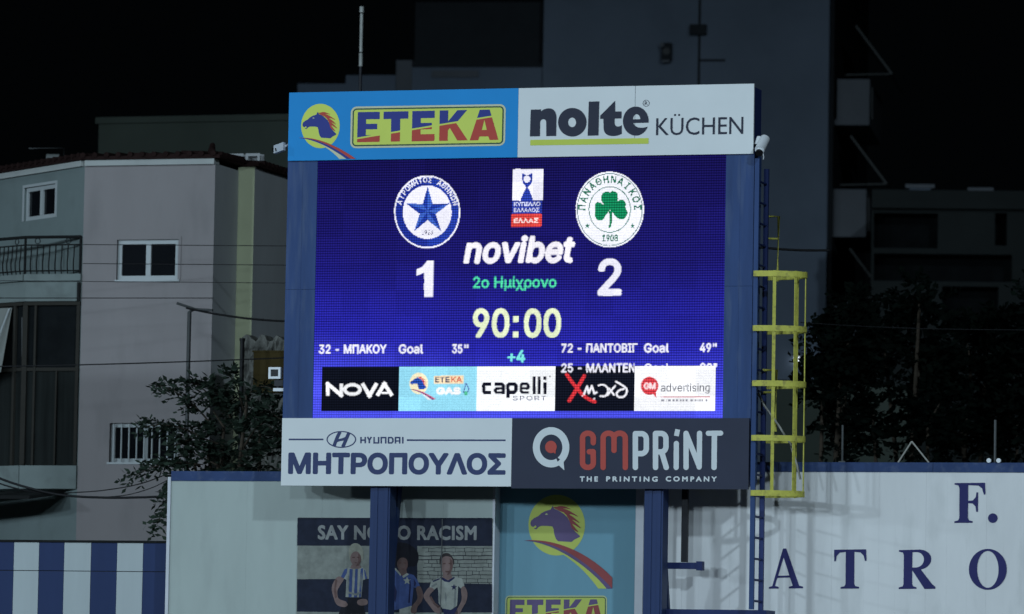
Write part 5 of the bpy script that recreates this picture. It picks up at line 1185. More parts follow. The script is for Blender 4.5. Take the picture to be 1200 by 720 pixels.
# goal lists
for body, x0, x1, y in (('32 - ΜΠΑΚΟΥ', 373.5, 453, 414.8), ('Goal', 467, 496, 414.6), ('35', 529.5, 542, 414.4), ('"', 543.5, 549, 414.4),
                        ('72 - ΠΑΝΤΟΒΙΓ', 657.5, 747, 413.6), ('Goal', 754.5, 784, 413.4), ('49', 820, 833.5, 413), ('"', 835, 840, 413)):
    ltext(body, x0, y, x1, 10.8 if body != '"' else 10.5, WHT, 0.5 if body != '"' else 0.3)
LEDS += [('goal_text', 'goal line under the left crest', 371, 401, 552, 418), ('goal_text', 'goal line under the right crest', 655, 400, 843, 417.5)]
for body, x0, x1, y in (('Goal', 754.5, 784, 437), ('88"', 820, 840, 436.6)):
    ltext(body, x0, y, x1, 10.8, WHT, 0.5)
# sponsor tiles
snapu = lambda x: lu0 + round((BP.uv(x, 455, LO)[0] - lu0) / ((lu1 - lu0) / LW)) * ((lu1 - lu0) / LW)
snapv = lambda y: lv1 - round((lv1 - BP.uv(608, y, LO)[1]) / ((lv1 - lv0) / LH)) * ((lv1 - lv0) / LH)
TV1, TV0 = snapv(429.4), snapv(482.2)
def tile(x0, x1, rgb):
    q0, q1 = snapu(x0), snapu(x1)
    paint(lambda c: c.add([project(BP.to3(u, v, LO)) for u, v in ((q0, TV1), (q1, TV1), (q1, TV0), (q0, TV0))]), rgb)
    LEDS.append(('sponsor_tile', None, ('uv', q0, q1, TV0, TV1)))
tile(377, 467, (14, 18, 30)); tile(467, 559, (150, 222, 246)); tile(559, 651, (246, 250, 254)); tile(651, 743.5, (18, 22, 36)); tile(743.5, 838.5, (248, 250, 255))
LEDS[-5] = LEDS[-5][:1] + ('black sponsor tile with wide white word',) + LEDS[-5][2:]
LEDS[-4] = LEDS[-4][:1] + ('pale blue sponsor tile with horse disc',) + LEDS[-4][2:]
LEDS[-3] = LEDS[-3][:1] + ('white sponsor tile with black lower-case word',) + LEDS[-3][2:]
LEDS[-2] = LEDS[-2][:1] + ('black sponsor tile with red brush cross',) + LEDS[-2][2:]
LEDS[-1] = LEDS[-1][:1] + ('white sponsor tile with red disc',) + LEDS[-1][2:]
def nova(c):
    for p in ([(384, 464), (384, 450), (400, 463.5), (400, 449.7)],):
        c.stroke(p, 4.2, join='square')
    c.ell(413, 456.7, 11, 7.4); c.ell(413, 456.7, 6.8, 3.6, cut=True)
    c.stroke([(424.5, 449.4), (433, 464), (441.5, 449.2)], 4.4, join='square')
    c.stroke([(442, 464), (450.5, 450), (459.5, 464)], 4.4, join='square'); c.stroke([(447, 460.6), (455, 460.4)], 2.6)
paint(nova, (246, 248, 252))
TG_ = lambda x, y: (490.8 + (x - 324) * 0.0605, 449.6 + (y - 383) * 0.0605)
hl = horse_layers(TG_)
for k, rgb in (('disc', (250, 240, 200)), ('body', (40, 84, 190)), ('mane', (226, 92, 96)), ('yel', (246, 250, 250)), ('blue', (120, 70, 140)), ('red', (215, 95, 130))):
    paint(lambda c, k=k: [c.add(l) for l in hl[k]], rgb)
paint(lambda c: c.add([(508.5, 440.5), (543.5, 440), (543.3, 449.8), (508.3, 450.2)]), (250, 226, 186))
ltext('ETE', 509.8, 448.6, 527, 6.8, (86, 92, 120), 0.35); ltext('KA', 528.5, 448.4, 541.5, 6.8, (226, 110, 90), 0.35)
ltext('GAS', 511, 462.8, 540, 9, (250, 252, 255), 1.0)
paint(lambda c: c.stroke([(546, 449), (549.5, 456), (547, 462), (543, 460), (544.5, 455), (546, 449)], 1.1), (90, 120, 190))
paint(lambda c: c.ell(545.8, 461, 2.2, 2.6), (90, 205, 160))
# lower-case black word and small word
def cap_word(c):
    w = 4.1
    c.stroke([(575.5, 450.3), (567.5, 450.3), (566.8, 452), (566.8, 458.5), (568, 460.3), (575.5, 460.3)], w)
    c.stroke([(579.5, 450.2), (588, 450.2), (589.8, 452), (589.8, 462)], w); c.stroke([(589.8, 455.4), (581.5, 455.6), (580, 457.6), (581.5, 460.2), (589.8, 460.2)], 3.2)
    c.stroke([(595.2, 466.8), (595.2, 452), (597, 450.2), (603, 450.2), (604.6, 452), (604.6, 457.4), (602.5, 460), (595.2, 460)], w)
    c.stroke([(620, 460.2), (612, 460.2), (610.4, 458), (610.4, 452), (612, 450.1), (617.6, 450.1), (619, 451.8), (619, 455.2), (610.4, 455.4)], 3.3)
    for x in (626, 631.8): c.stroke([(x, 441.6), (x, 462)], 3.6)
    c.stroke([(638.6, 448.2), (638.6, 462)], 3.6); c.stroke([(638.6, 441.6), (638.6, 445.4)], 3.6)
    c.ell(644.5, 441.4, 0.9)
paint(cap_word, (22, 24, 40))
ltext('SPORT', 601, 469.4, 640, 5.2, (50, 48, 100), 0.0, space=60)
def brush(c):
    c.stroke(smooth([(664, 439), (669, 446), (676, 455), (684, 464), (692, 469), (697, 471)], 5, False), 4.0, cap='round')
    c.stroke(smooth([(684.5, 441), (680, 449), (674, 459), (667, 470)], 5, False), 4.2, cap='round')
paint(brush, (232, 58, 66))
def script(c):
    c.stroke([(684.5, 462), (688, 453), (690, 461), (693.5, 452.5), (696.5, 461.5), (699, 460)], 2.4, cap='round')
    c.stroke(smooth([(701.5, 452), (706, 451), (711, 453.5), (712.5, 459), (709, 464.5), (703.5, 464.5)], 4, False), 2.1, cap='round')
    c.stroke(smooth([(712, 463.5), (716, 458), (721, 452.5)], 4, False), 2.1, cap='round'); c.stroke([(714, 455.5), (719.5, 463)], 2.1, cap='round')
    c.stroke(smooth([(722, 447.5), (728, 451), (733.5, 455), (734.5, 460), (731, 465), (725, 465.5), (722.5, 461.5), (726, 457.5), (731, 456)], 4, False), 2.2, cap='round')
    c.ell(696.5, 467.6, 1.1); c.ell(682.2, 464.2, 0.8)
paint(script, (240, 240, 248))
for body, x0, x1, y in (('25 - ΜΛΑΝΤΕΝ', 657.5, 744.5, 436.8),):
    ltext(body, x0, y, x1, 10.8, WHT, 0.55, clip=(xx < 743.5))
paint(lambda c: (c.ell(761.2, 452.4, 10.2, 10.6), c.add([(764, 460), (769, 466.5), (768.5, 458)])), (226, 66, 76))
ltext('GM', 754.4, 456.6, 768.2, 8, (250, 226, 230), 0.5)
ltext('advertising', 774.2, 459.2, 832, 9.6, (52, 54, 70), 0.22)
paint(lambda c: c.stroke([(774, 465.6), (832, 465.2)], 0.9), (228, 110, 120))
rnd = random.Random(2)
def dashes(c):
    x = 775
    while x < 830:
        w = rnd.uniform(0.8, 3.4); c.stroke([(x, 469.4), (x + w, 469.4)], 2.4); x += w + rnd.uniform(0.6, 3)
paint(dashes, (110, 112, 128))

# left crest: ring, star, year
def P5(cx, cy, r, ri, sy=1.08):
    return [(cx + (r if k % 2 == 0 else ri) * math.sin(k * math.pi / 5), cy - (r if k % 2 == 0 else ri) * math.cos(k * math.pi / 5) * sy) for k in range(10)]
cx, cy = 500.6, 248.6
paint(lambda c: c.ell(cx, cy, 38.8, 42.8), WHT)
paint(lambda c: c.ell(cx, cy, 37.0, 41.0), (34, 52, 158))
paint(lambda c: c.ell(cx + 0.6, cy, 36.4, 40.2), (40, 66, 178), clip=(xx > cx))
paint(lambda c: c.arc_text('ΑΤΡΟΜΗΤΟΣ ΑΘΗΝΩΝ', cx, cy, 31.2, 34.6, -72, 74, 5.9, bold=0.3, squeeze=0.9), (232, 234, 250))
paint(lambda c: c.ell(cx, cy + 0.2, 28.6, 31.4), (236, 236, 250))
sp = P5(cx + 0.6, cy - 1, 27, 9.8)
for k in range(10):
    a, b = sp[k], sp[(k + 1) % 10]
    paint(lambda c: c.add([(cx + 0.6, cy - 1), a, b]), (34, 62, 170) if k % 2 else (64, 104, 206))
ltext('1923', cx - 6.5, cy + 26.6, cx + 6.8, 5.2, (60, 62, 110), 0.1)
LEDS.append(('team_crest', 'round blue and white crest with star', 461, 204.5, 540, 292.5))
# right crest: ring, shamrock, year
cx, cy = 714.6, 245.8
paint(lambda c: c.ell(cx, cy, 40, 44.4), (240, 242, 252))
GR = (20, 140, 92)
paint(lambda c: (c.ell(cx, cy, 38.4, 42.6), c.ell(cx, cy, 37.5, 41.7, cut=True)), (70, 120, 120))
paint(lambda c: (c.ell(cx, cy, 24.8, 27.2), c.ell(cx, cy, 23.8, 26.2, cut=True)), (60, 130, 110))
paint(lambda c: c.arc_text('ΠΑΝΑΘΗΝΑΪΚΟΣ', cx, cy, 28.6, 31.6, -86, 86, 8.2, bold=0.45, squeeze=0.85), (30, 120, 92))
def shamrock(c):
    c.add(smooth([(714.5, 246), (707.5, 240), (704.6, 233), (706.5, 226.6), (712, 224.4), (714.8, 225.6), (718, 224), (723, 226.4), (724.2, 233), (720.5, 240)], 5))
    c.add(smooth([(714, 245.5), (707, 240), (701, 237), (697.2, 239.5), (697.5, 246.5), (697, 253), (700, 258), (706, 258), (710, 252.5)], 5))
    c.add(smooth([(715.5, 245.5), (720.5, 238.5), (728, 234), (733.2, 237.5), (733, 243.5), (735.6, 250), (731, 256.6), (724, 256), (719, 251)], 5))
    c.add([(713, 247), (717.4, 247), (717.6, 258), (715.8, 266.5), (712.6, 268), (714.4, 262), (714.6, 254)])
paint(shamrock, GR)
for sx in (-1, 1):
    paint(lambda c: c.add(P5(cx + sx * 26.6, cy + 19, 3.2, 1.3)), (50, 130, 105))
ltext('1908', cx - 9, cy + 37.6, cx + 9.6, 8.2, (30, 130, 100), 0.3)
LEDS.append(('team_crest', 'round white crest with green shamrock', 673.5, 200.5, 755.5, 291))
# cup logo
paint(lambda c: c.add(rrect(600.2, 198.4, 636, 236, 1.2, 0.01, 0.03)), (240, 240, 254))
paint(lambda c: c.add([(600, 235.6), (635.2, 235), (634.6, 250.6), (599.6, 251.2)]), (44, 62, 170))
paint(lambda c: c.add(rrect(598.6, 251, 634.6, 266.4, 1.6, 0.01, 0.03)), (232, 74, 68))
paint(lambda c: c.add(smooth([(612.5, 203.5), (618, 206), (623.5, 203), (623.8, 211), (622, 216), (618.8, 219.6), (621.5, 226), (623.8, 235.4), (610.6, 235.8), (613.6, 226), (616.6, 219.6), (613.4, 216), (612, 210)], 3)), (44, 66, 176))
paint(lambda c: c.ell(617.6, 210, 3.9, 4.2), (238, 238, 252))
ltext('ΚΥΠΕΛΛΟ', 602, 242, 633, 5, (214, 220, 248), 0.25); ltext('ΕΛΛΑΔΟΣ'.replace('Δ', 'Λ'), 602, 249.2, 632, 5, (206, 212, 246), 0.25)
ltext('ΕΛΛΑΣ', 602, 262, 631, 6, (252, 222, 220), 0.4)
LEDS.append(('competition_logo', None, 597.5, 196, 638, 267.5))

uu = lu0 + (lu1 - lu0) * (np.arange(LW) + 0.5) / LW
vv = lv1 - (lv1 - lv0) * (np.arange(LH) + 0.5) / LH
U, V = np.meshgrid(uu, vv)
Pn = np.array(BP.P + BP.n * LO - CAM)
X = Pn[None, None] + np.array(BP.h)[None, None] * U[..., None] + np.array([0, 0, 1.0])[None, None] * V[..., None]
zc = X @ np.array(fwd)
PX = CX + FPX * (X @ np.array(RT)) / zc; PY = CY - FPX * (X @ np.array(UP)) / zc
acc = np.zeros((LH, LW, 3)); smp = ((-.3, -.3), (.3, -.3), (-.3, .3), (.3, .3))
for dx, dy in smp:
    ix = np.clip(((PX + dx - 360) * 4).astype(int), 0, lc.w - 1); iy = np.clip(((PY + dy - 174) * 4).astype(int), 0, lc.h - 1)
    acc += img[iy, ix] / 4
ident = np.zeros((LH, LW), int)
for k, (nm, lab, *r) in enumerate(LEDS):
    if len(r) == 1:
        _, q0, q1, w0, w1 = r[0]
        ident[(U > q0) & (U < q1) & (V > w0) & (V < w1)] = k + 1
    else:
        x0, y0, x1, y1 = r
        ident[(PX > x0) & (PX < x1) & (PY > y0) & (PY < y1)] = k + 1

# the crests come from a hard-edged source picture, unlike the smoothed text
coarse = np.isin(ident, [k + 1 for k, e in enumerate(LEDS) if e[0] in ('team_crest', 'competition_logo')])
sharp = img[np.clip(((PY - 174) * 4).astype(int), 0, lc.h - 1), np.clip(((PX - 360) * 4).astype(int), 0, lc.w - 1)]
mixed = 0.8 * sharp + 0.2 * acc
acc = np.where(coarse[..., None], mixed, acc)
rs = np.random.RandomState(1)
bright = np.clip((acc.mean(2) - 0.25) / 0.35, 0, 0.85)
acc *= 1 + rs.uniform(-0.10, 0.10, (LH, LW, 1))                    # uneven lamps
mod = rs.uniform(0.90, 1.07, (LH // 32 + 1, LW // 32 + 1))         # cabinet modules differ a little
acc *= np.repeat(np.repeat(mod, 32, 0), 32, 1)[:LH, :LW, None]
def led_material():
    m = bpy.data.materials.new('led_lamps'); m.use_nodes = True
    n, l = m.node_tree.nodes, m.node_tree.links
    b = n['Principled BSDF']; b.inputs['Base Color'].default_value = (0.002, 0.002, 0.003, 1); b.inputs['Roughness'].default_value = 0.9
    b.inputs['Specular IOR Level'].default_value = 0.0
    at = n.new('ShaderNodeAttribute'); at.attribute_name = 'lamp'
    uvn = n.new('ShaderNodeUVMap'); uvn.uv_map = 'lamp_uv'
    sp_ = n.new('ShaderNodeSeparateXYZ'); l.new(uvn.outputs[0], sp_.inputs[0])
    def gap(sock, pitch, lo):
        a = n.new('ShaderNodeMath'); a.operation = 'MULTIPLY'; a.inputs[1].default_value = 1 / pitch; l.new(sock, a.inputs[0])
        f = n.new('ShaderNodeMath'); f.operation = 'FRACT'; l.new(a.outputs[0], f.inputs[0])
        g = n.new('ShaderNodeMath'); g.operation = 'LESS_THAN'; g.inputs[1].default_value = 0.36; l.new(f.outputs[0], g.inputs[0])
        r = n.new('ShaderNodeMapRange'); r.inputs[3].default_value = 1.12; r.inputs[4].default_value = lo; l.new(g.outputs[0], r.inputs[0])
        return r.outputs[0]
    gv_ = gap(sp_.outputs['Y'], 0.039, 0.42); gu_ = gap(sp_.outputs['X'], 0.039, 0.74)
    mu = n.new('ShaderNodeMath'); mu.operation = 'MULTIPLY'; l.new(gv_, mu.inputs[0]); l.new(gu_, mu.inputs[1])
    l.new(at.outputs['Color'], b.inputs['Emission Color']); mr = n.new('ShaderNodeMix'); mr.data_type = 'FLOAT'; l.new(at.outputs['Alpha'], mr.inputs[0]); l.new(mu.outputs[0], mr.inputs[2]); mr.inputs[3].default_value = 1.12
    l.new(mr.outputs[0], b.inputs['Emission Strength'])
    return m
LM = led_material()
du, dv = (lu1 - lu0) / LW, (lv1 - lv0) / LH
rl_ = root_loc(sb)
def led_mesh(name, sel, parent):
    js, is_ = np.nonzero(sel); n = len(js)
    if n == 0: return None
    u0 = lu0 + is_ * du; u1 = u0 + du; v1 = lv1 - js * dv; v0 = v1 - dv
    cu = np.stack([u0, u1, u1, u0], 1).ravel(); cv = np.stack([v0, v0, v1, v1], 1).ravel()
    base = np.array(BP.P + BP.n * LO - rl_)
    co = base[None] + np.array(BP.h)[None] * cu[:, None] + np.array([0, 0, 1.0])[None] * cv[:, None]
    me = bpy.data.meshes.new(name)
    me.vertices.add(4 * n); me.vertices.foreach_set('co', co.astype(np.float32).ravel())
    me.loops.add(4 * n); me.loops.foreach_set('vertex_index', np.arange(4 * n, dtype=np.int32))
    me.polygons.add(n); me.polygons.foreach_set('loop_start', np.arange(0, 4 * n, 4, dtype=np.int32))
    me.update(calc_edges=True)
    at = me.attributes.new('lamp', 'FLOAT_COLOR', 'CORNER')
    c = np.ones((n, 4, 4), np.float32); c[:, :, :3] = acc[js, is_][:, None, :]
    c[:, :, 3] = bright[js, is_][:, None]; at.data.foreach_set('color', c.ravel())
    uvl = me.uv_layers.new(name='lamp_uv'); uvl.data.foreach_set('uv', np.stack([cu, cv], 1).astype(np.float32).ravel())
    me.materials.append(LM)
    o = bpy.data.objects.new(name, me); col.objects.link(o); o.parent = parent
    return o
led = led_mesh('led_screen', ident == 0, sb)
for k, (nm, lab, *_r) in enumerate(LEDS):
    o = led_mesh(nm, ident == k + 1, led)
    if o and lab: o['label'] = lab
mb = MB(); mb.box(BP, lu0, lu1, lv0 - 0.01, lv1, -0.099, LO - 0.004); mb.build('screen_backing', M['black'], sb)

# ================================================================= ADVERTISING SIGNS
def panel(name, label, x0, x1, v0, v1, o0, o1, material, ym):
    u0, u1 = BP.uv(x0, ym, o1)[0], BP.uv(x1, ym, o1)[0]
    t = thing(name, label, 'advertising sign', BP.to3((u0 + u1) / 2, v0, o1), 'signs on the scoreboard')
    mb = MB(); mb.box(BP, u0 + 0.002, u1 - 0.002, v0, v1, o0, o1); mb.build('panel', material, t)
    mb = MB()
    for a, b, c, d in ((u0, u1, v1 - 0.02, v1), (u0, u1, v0, v0 + 0.02)):
        mb.box(BP, a + 0.01, b - 0.01, c - 0.002 * (c > 0), d, o0 - 0.03, o0 - 0.002)
    mb.build('mounting_rail', M['steel_dark'], t)
    return t
S1, S2 = -0.05, 0.0
# sky blue sign, horse disc, lemon plate
sg = panel('advertising_sign', 'sky blue sign with horse disc and yellow plate of cut letters', 338, 607.0, vTs, vTop, S1, S2, M['sign_blue'], 148)
TS = lambda x, y: (x / 8 + 335, y / 8 + 100)
hl = horse_layers(TS)
def clipc():
    return Cv(336, 100, 612, 192, 8)
bot_line = [(330, 187.4), (620, 183.4), (620, 90), (330, 90)]
def layer(par, nm, loops, off, m, mk, clip=None):
    c = mk()
    for l in loops: c.add(l)
    if clip: c.keep(clip)
    return art(nm, c, BP, off, M[m], par)
layer(sg, 'yellow_disc', hl['disc'], 0.003, 'ink_yellow', clipc)
hh = layer(sg, 'horse_head', hl['body'], 0.006, 'ink_violet', clipc)
layer(hh, 'eye', hl['eye'], 0.009, 'ink_pale', clipc); layer(hh, 'mouth', hl['mouth'], 0.009, 'ink_yellow', clipc)
layer(hh, 'mane', hl['mane'], 0.011, 'ink_red', clipc)
sw = layer(sg, 'swoosh', hl['yel'], 0.006, 'ink_pale', clipc, bot_line)
layer(sw, 'stripe', hl['blue'], 0.009, 'ink_violet', clipc, bot_line); layer(sw, 'stripe', hl['red'], 0.012, 'ink_red', clipc, bot_line)
pr = lambda d: rrect(410.3 + d, 125.2 + d, 591.8 - d, 174.0 - d, max(1.5, 7 - d), 0.0165, 0.02)
pl_ = layer(sg, 'lemon_plate', [pr(0)], 0.003, 'ink_pale', clipc)
layer(pl_, 'plate_outline', [pr(2.2)], 0.006, 'ink_green', clipc)
layer(pl_, 'plate_field', [pr(3.8)], 0.009, 'ink_yellow', clipc)
plate_letters(clipc, lambda x, y: (x, y), BP, 0.012, M['ink_violet'], M['ink_red'], sg)

# white sign, heavy lower-case word
sg = panel('advertising_sign', 'white sign with heavy dark lower-case word over lime bar', 607.0, 883.2, vTs, vTop, S1, S2 - 0.004, M['sign_white'], 143)
Z = lambda pts: [(x / 7.5 + 610, y / 7.5 + 100) for x, y in pts]
c = Cv(612, 98, 772, 186, 8)
c.add(Z([(90, 215), (180, 213), (180, 232)] + bez((180, 232), (200, 208), (230, 204), (252, 203), 6) + bez((252, 203), (300, 206), (318, 245), (316, 300), 8) + [(313, 447), (226, 448), (226, 325)] + bez((226, 325), (225, 288), (174, 290), (172, 330), 8) + [(170, 449), (82, 451)]))
c.ell(455 / 7.5 + 610, 326 / 7.5 + 100, 125 / 7.5, 126 / 7.5); c.ell(453 / 7.5 + 610, 327 / 7.5 + 100, 35 / 7.5, 42 / 7.5, cut=True)
c.add(Z([(600, 145), (692, 142), (685, 442), (590, 445)]))
c.add(Z([(832, 135), (832, 232), (888, 232), (888, 292), (828, 294)] + bez((826, 325), (826, 372), (866, 372), (890, 350), 8) + [(890, 428)] + bez((890, 428), (850, 452), (735, 470), (730, 380), 10) + [(728, 296), (700, 296), (700, 268)]))
c.ell(1013 / 7.5 + 610, 316 / 7.5 + 100, 113 / 7.5, 128 / 7.5)
c.cut(Z([(988, 301)] + bez((988, 301), (990, 240), (1050, 240), (1053, 299), 10)))
c.cut(Z([(990, 333), (1140, 329), (1140, 358), (1124, 362)] + bez((1124, 362), (1080, 380), (1010, 385), (990, 333), 10)))
art('lettering', c, BP, 0.002, M['ink_dark'], sg)
c = Cv(612, 98, 772, 186, 8); c.add(Z([(86, 481), (1125, 465), (1125, 515), (85, 530)])); art('underline', c, BP, 0.002, M['ink_lime'], sg)
c = Cv(764, 126, 876, 166, 8); c.text('KÜCHEN', 768.6, 158.9, 871, 20.2, 'h', 0.12, 0, BP.frame(768, 159)); art('lettering', c, BP, 0.002, M['ink_dark'], sg, 0.03)
c = Cv(750, 114, 764, 128, 16); c.ell(757.2, 121.2, 3.9); c.ell(757.2, 121.2, 3.4, cut=True); c.text('R', 755.6, 123.4, 759, 4.4, 'h', 0.05); art('trademark_ring', c, BP, 0.002, M['ink_dark'], sg, 0.02)
mb = MB(); u = BP.uv(744.3, 120)[0]; mb.box(BP, u - 0.004, u + 0.002, BP.uv(744, 165)[1], vTop, -0.01, 0.0005); mb.build('panel_seam', M['seam'], sg)

# pale sign, emblem ring and Greek capitals
sg = panel('advertising_sign', 'pale sign with navy Greek capitals under an oval emblem', 329.8, 599.6, vBot + 0.015, vBs, S1, S2, M['sign_white'], 530)
mk = lambda: Cv(332, 498, 598, 566, 8)
c = mk(); c.text('ΜΗΤΡΟΠΟΥΛΟΣ', 337.4, 555.8, 592.4, 25.4, 's', 1.55, 0, BP.frame(340, 556), space=-4); art('lettering', c, BP, 0.003, M['ink_navy'], sg)
c = mk(); c.stroke([(338.2, 515.2), (379, 515.2)], 1.9); c.stroke([(476.8, 516.0), (592.4, 516.2)], 1.9); art('rule', c, BP, 0.003, M['ink_navy'], sg)
def hletters(c):
    w = 1.75
    c.stroke([(423, 512.2), (423, 519.8)], w); c.stroke([(428, 512.2), (428, 519.8)], w); c.stroke([(423, 516), (428, 516)], w)
    c.stroke([(430.6, 512.2), (432.8, 516), (435.2, 512.2)], w); c.stroke([(432.8, 516), (432.8, 519.8)], w)
    c.stroke([(438.4, 512.2), (438.4, 519.2), (443.6, 519.2), (443.6, 512.2)], w, join='square')
    c.stroke([(446.8, 520), (446.8, 513), (452, 513), (452, 520)], w, join='square')
    c.stroke([(455.2, 513), (459, 513), (460.4, 514.6), (460.4, 517.6), (459, 519.2), (455.2, 519.2)], w, closed=True)
    c.stroke([(463.4, 520), (463.4, 513), (468.4, 513), (468.4, 520)], w, join='square'); c.stroke([(463.4, 517), (468.4, 517)], 1.4)
    c.stroke([(472, 512.2), (472, 520)], w)
c = mk(); hletters(c); art('lettering', c, BP, 0.003, M['ink_navy'], sg, 0.03)
c = mk(); c.ell(400, 515.2, 17.4, 9.9); c.ell(400, 515.2, 16.0, 8.6, cut=True)
d = mk()
d.stroke(bez((391, 524), (393.5, 517), (395.5, 511), (398.6, 506.5)), 4.0); d.stroke(bez((401.6, 524), (404.5, 518), (406.5, 513), (409.2, 506.5)), 4.0)
d.stroke(bez((393, 518), (398, 514.4), (402, 517), (407.5, 511.6)), 3.0)
e_ = mk(); e_.ell(400, 515.2, 16.4, 9.0); d.m &= e_.m; c.m |= d.m
art('oval_emblem', c, BP, 0.003, M['ink_navy'], sg, 0.03)

# charcoal sign, ring, coral and white narrow letters
sg = panel('advertising_sign', 'charcoal sign with white ring and coral and white narrow letters', 599.6, 877.6, vBot - 0.012, vBs + 0.002, S1, S2 - 0.006, M['sign_dark'], 530)
mk = lambda: Cv(618, 494, 856, 572, 8); o1 = 0.001
c = mk(); c.ell(645.8, 524.4, 21.4, 23.6); c.add([(652, 543), (661.4, 551.4), (660, 536)]); c.ell(645.8, 524.4, 13.2, 15, cut=True); c.cut([(651, 535), (656.5, 538.5), (653.5, 541.5)]); art('white_ring', c, BP, o1, M['ink_white'], sg)
c = mk(); c.ell(645.6, 524.0, 6.8, 7.2); c.add([(646, 529), (651, 532), (651.5, 526)]); art('coral_dot', c, BP, o1, M['ink_coral'], sg)
w = 6.4
c = mk()
c.stroke([(695.2, 519)] + arc(689, 513.5, 6.3, 5.6, 0, 180) + arc(689, 542.6, 6.3, 5.4, 180, 360) + [(695.2, 529.6), (690.6, 529.6)], w, cap='round')
c.stroke([(706.8, 548)] + arc(713.2, 513.5, 6.4, 5.6, 180, 0) + [(719.6, 528)], w, cap='round'); c.stroke(arc(726.2, 513.5, 6.6, 5.6, 180, 0) + [(732.8, 548)], w, cap='round')
art('lettering', c, BP, o1, M['ink_coral'], sg)
c = mk()
c.stroke([(744.6, 548), (744.6, 508.4)] + arc(751.6, 514.6, 5.8, 6.2, 90, 0) + arc(751.6, 525.6, 5.8, 6.2, 0, -90) + [(744.6, 531.8)], w, cap='round')
c.stroke([(768.2, 548), (768.2, 508.2)] + arc(774.8, 514.2, 5.6, 6.0, 90, 0) + arc(774.8, 523.6, 5.6, 6.2, 0, -90) + [(768.2, 529.8)], w, cap='round'); c.stroke([(775.4, 530), (780.8, 548)], w, cap='round')
c.stroke([(792.6, 520), (792.4, 548)], 6.2, cap='round'); c.stroke([(794.2, 503.4), (792.6, 511.2)], 5.6)
c.stroke([(804, 548), (804, 508)], 6.2, cap='round'); c.stroke([(804, 508), (819.4, 547)], 6.2, cap='round'); c.stroke([(819.4, 547.5), (819.8, 508)], 6.2, cap='round')
c.stroke([(830, 508), (844.6, 507.8)], 6.0, cap='round'); c.stroke([(837.2, 508), (836.8, 548)], 6.4, cap='round')
art('lettering', c, BP, o1, M['ink_white'], sg)
for wd, x0, x1 in (('THE', 679.2, 700.8), ('PRINTING', 710.2, 770.8), ('COMPANY', 780.0, 840.0)):
    c = mk(); c.text(wd, x0, 564.6 - (x0 - 679) * 0.001, x1, 6.2, 'h', 0.42, 0, BP.frame(680, 565), space=150); art('word', c, BP, o1, M['ink_white'], sg, 0.03)
# ================================================================= BANNERS ON THE WALL
def vline(x, y, o): return BP.uv(x, y, o)
BO = WO + 0.06
bn_ = thing('hanging_banner', 'tall teal banner with horse disc on the wall between the posts', 'banner', BP.to3(BP.uv(664, 640, BO)[0], BP.uv(664, 900, BO)[1], BO))
u0, u1 = BP.uv(582.2, 640, BO)[0], BP.uv(744.2, 640, BO)[0]; v0, v1 = BP.uv(664, 900, BO)[1], BP.uv(664, 560, BO)[1]
mb = MB(); mb.box(BP, u0, u1, v0, v1, WO + 0.02, BO)
mb.build('cloth', M['banner_teal'], bn_)
mb = MB(); mb.box(BP, u1 + 0.002, u1 + 0.13, v0, v1 + 0.03, WO + 0.01, BO + 0.0); mb.build('white_frame', M['frame_white'], bn_)
TB = lambda x, y: (652.4 + (x - 324) * 0.183, 615.6 + (y - 383) * 0.1715)
hl = horse_layers(TB); mk = lambda: Cv(590, 572, 730, 740, 7)
layer(bn_, 'yellow_disc', hl['disc'], BO + 0.003, 'fade_yellow', mk)
hh = layer(bn_, 'horse_head', hl['body'], BO + 0.006, 'fade_violet', mk)
layer(hh, 'eye', hl['eye'], BO + 0.009, 'fade_pale', mk); layer(hh, 'mouth', hl['mouth'], BO + 0.009, 'fade_yellow', mk); layer(hh, 'mane', hl['mane'], BO + 0.011, 'fade_red', mk)
top = bez((614, 633.6), (650, 630), (690, 648), (717.4, 677), 18); mid = bez((614, 633.6), (652, 633), (688, 658), (717.4, 690), 18)
low = bez((614, 633.8), (648, 635), (690, 664), (710.8, 690), 18); bo2 = bez((626, 636), (650, 640), (680, 660), (701, 690), 18)
sw = layer(bn_, 'swoosh', [low[5:] + bo2[::-1]], BO + 0.006, 'fade_yellow', mk)
layer(sw, 'stripe', [mid + low[::-1]], BO + 0.009, 'fade_violet', mk); layer(sw, 'stripe', [top + mid[::-1]], BO + 0.012, 'fade_red', mk)
TP = lambda x, y: (591.8 + (x - 410.3) * 0.657, 698.2 + (y - 125.2 + (x - 410.3) * 0.0165) * 0.72)
pr = lambda d: rrect(591.8 + d, 698.2 + d, 711 - d, 733 - d, max(1.2, 5 - d), 0.0, 0.012)
pl_ = layer(bn_, 'lemon_plate', [pr(0)], BO + 0.003, 'fade_pale', mk); layer(pl_, 'plate_outline', [pr(1.4)], BO + 0.006, 'ink_green', mk); layer(pl_, 'plate_field', [pr(2.4)], BO + 0.009, 'fade_yellow', mk)
plate_letters(mk, TP, BP, BO + 0.012, M['fade_violet'], M['fade_red'], bn_)

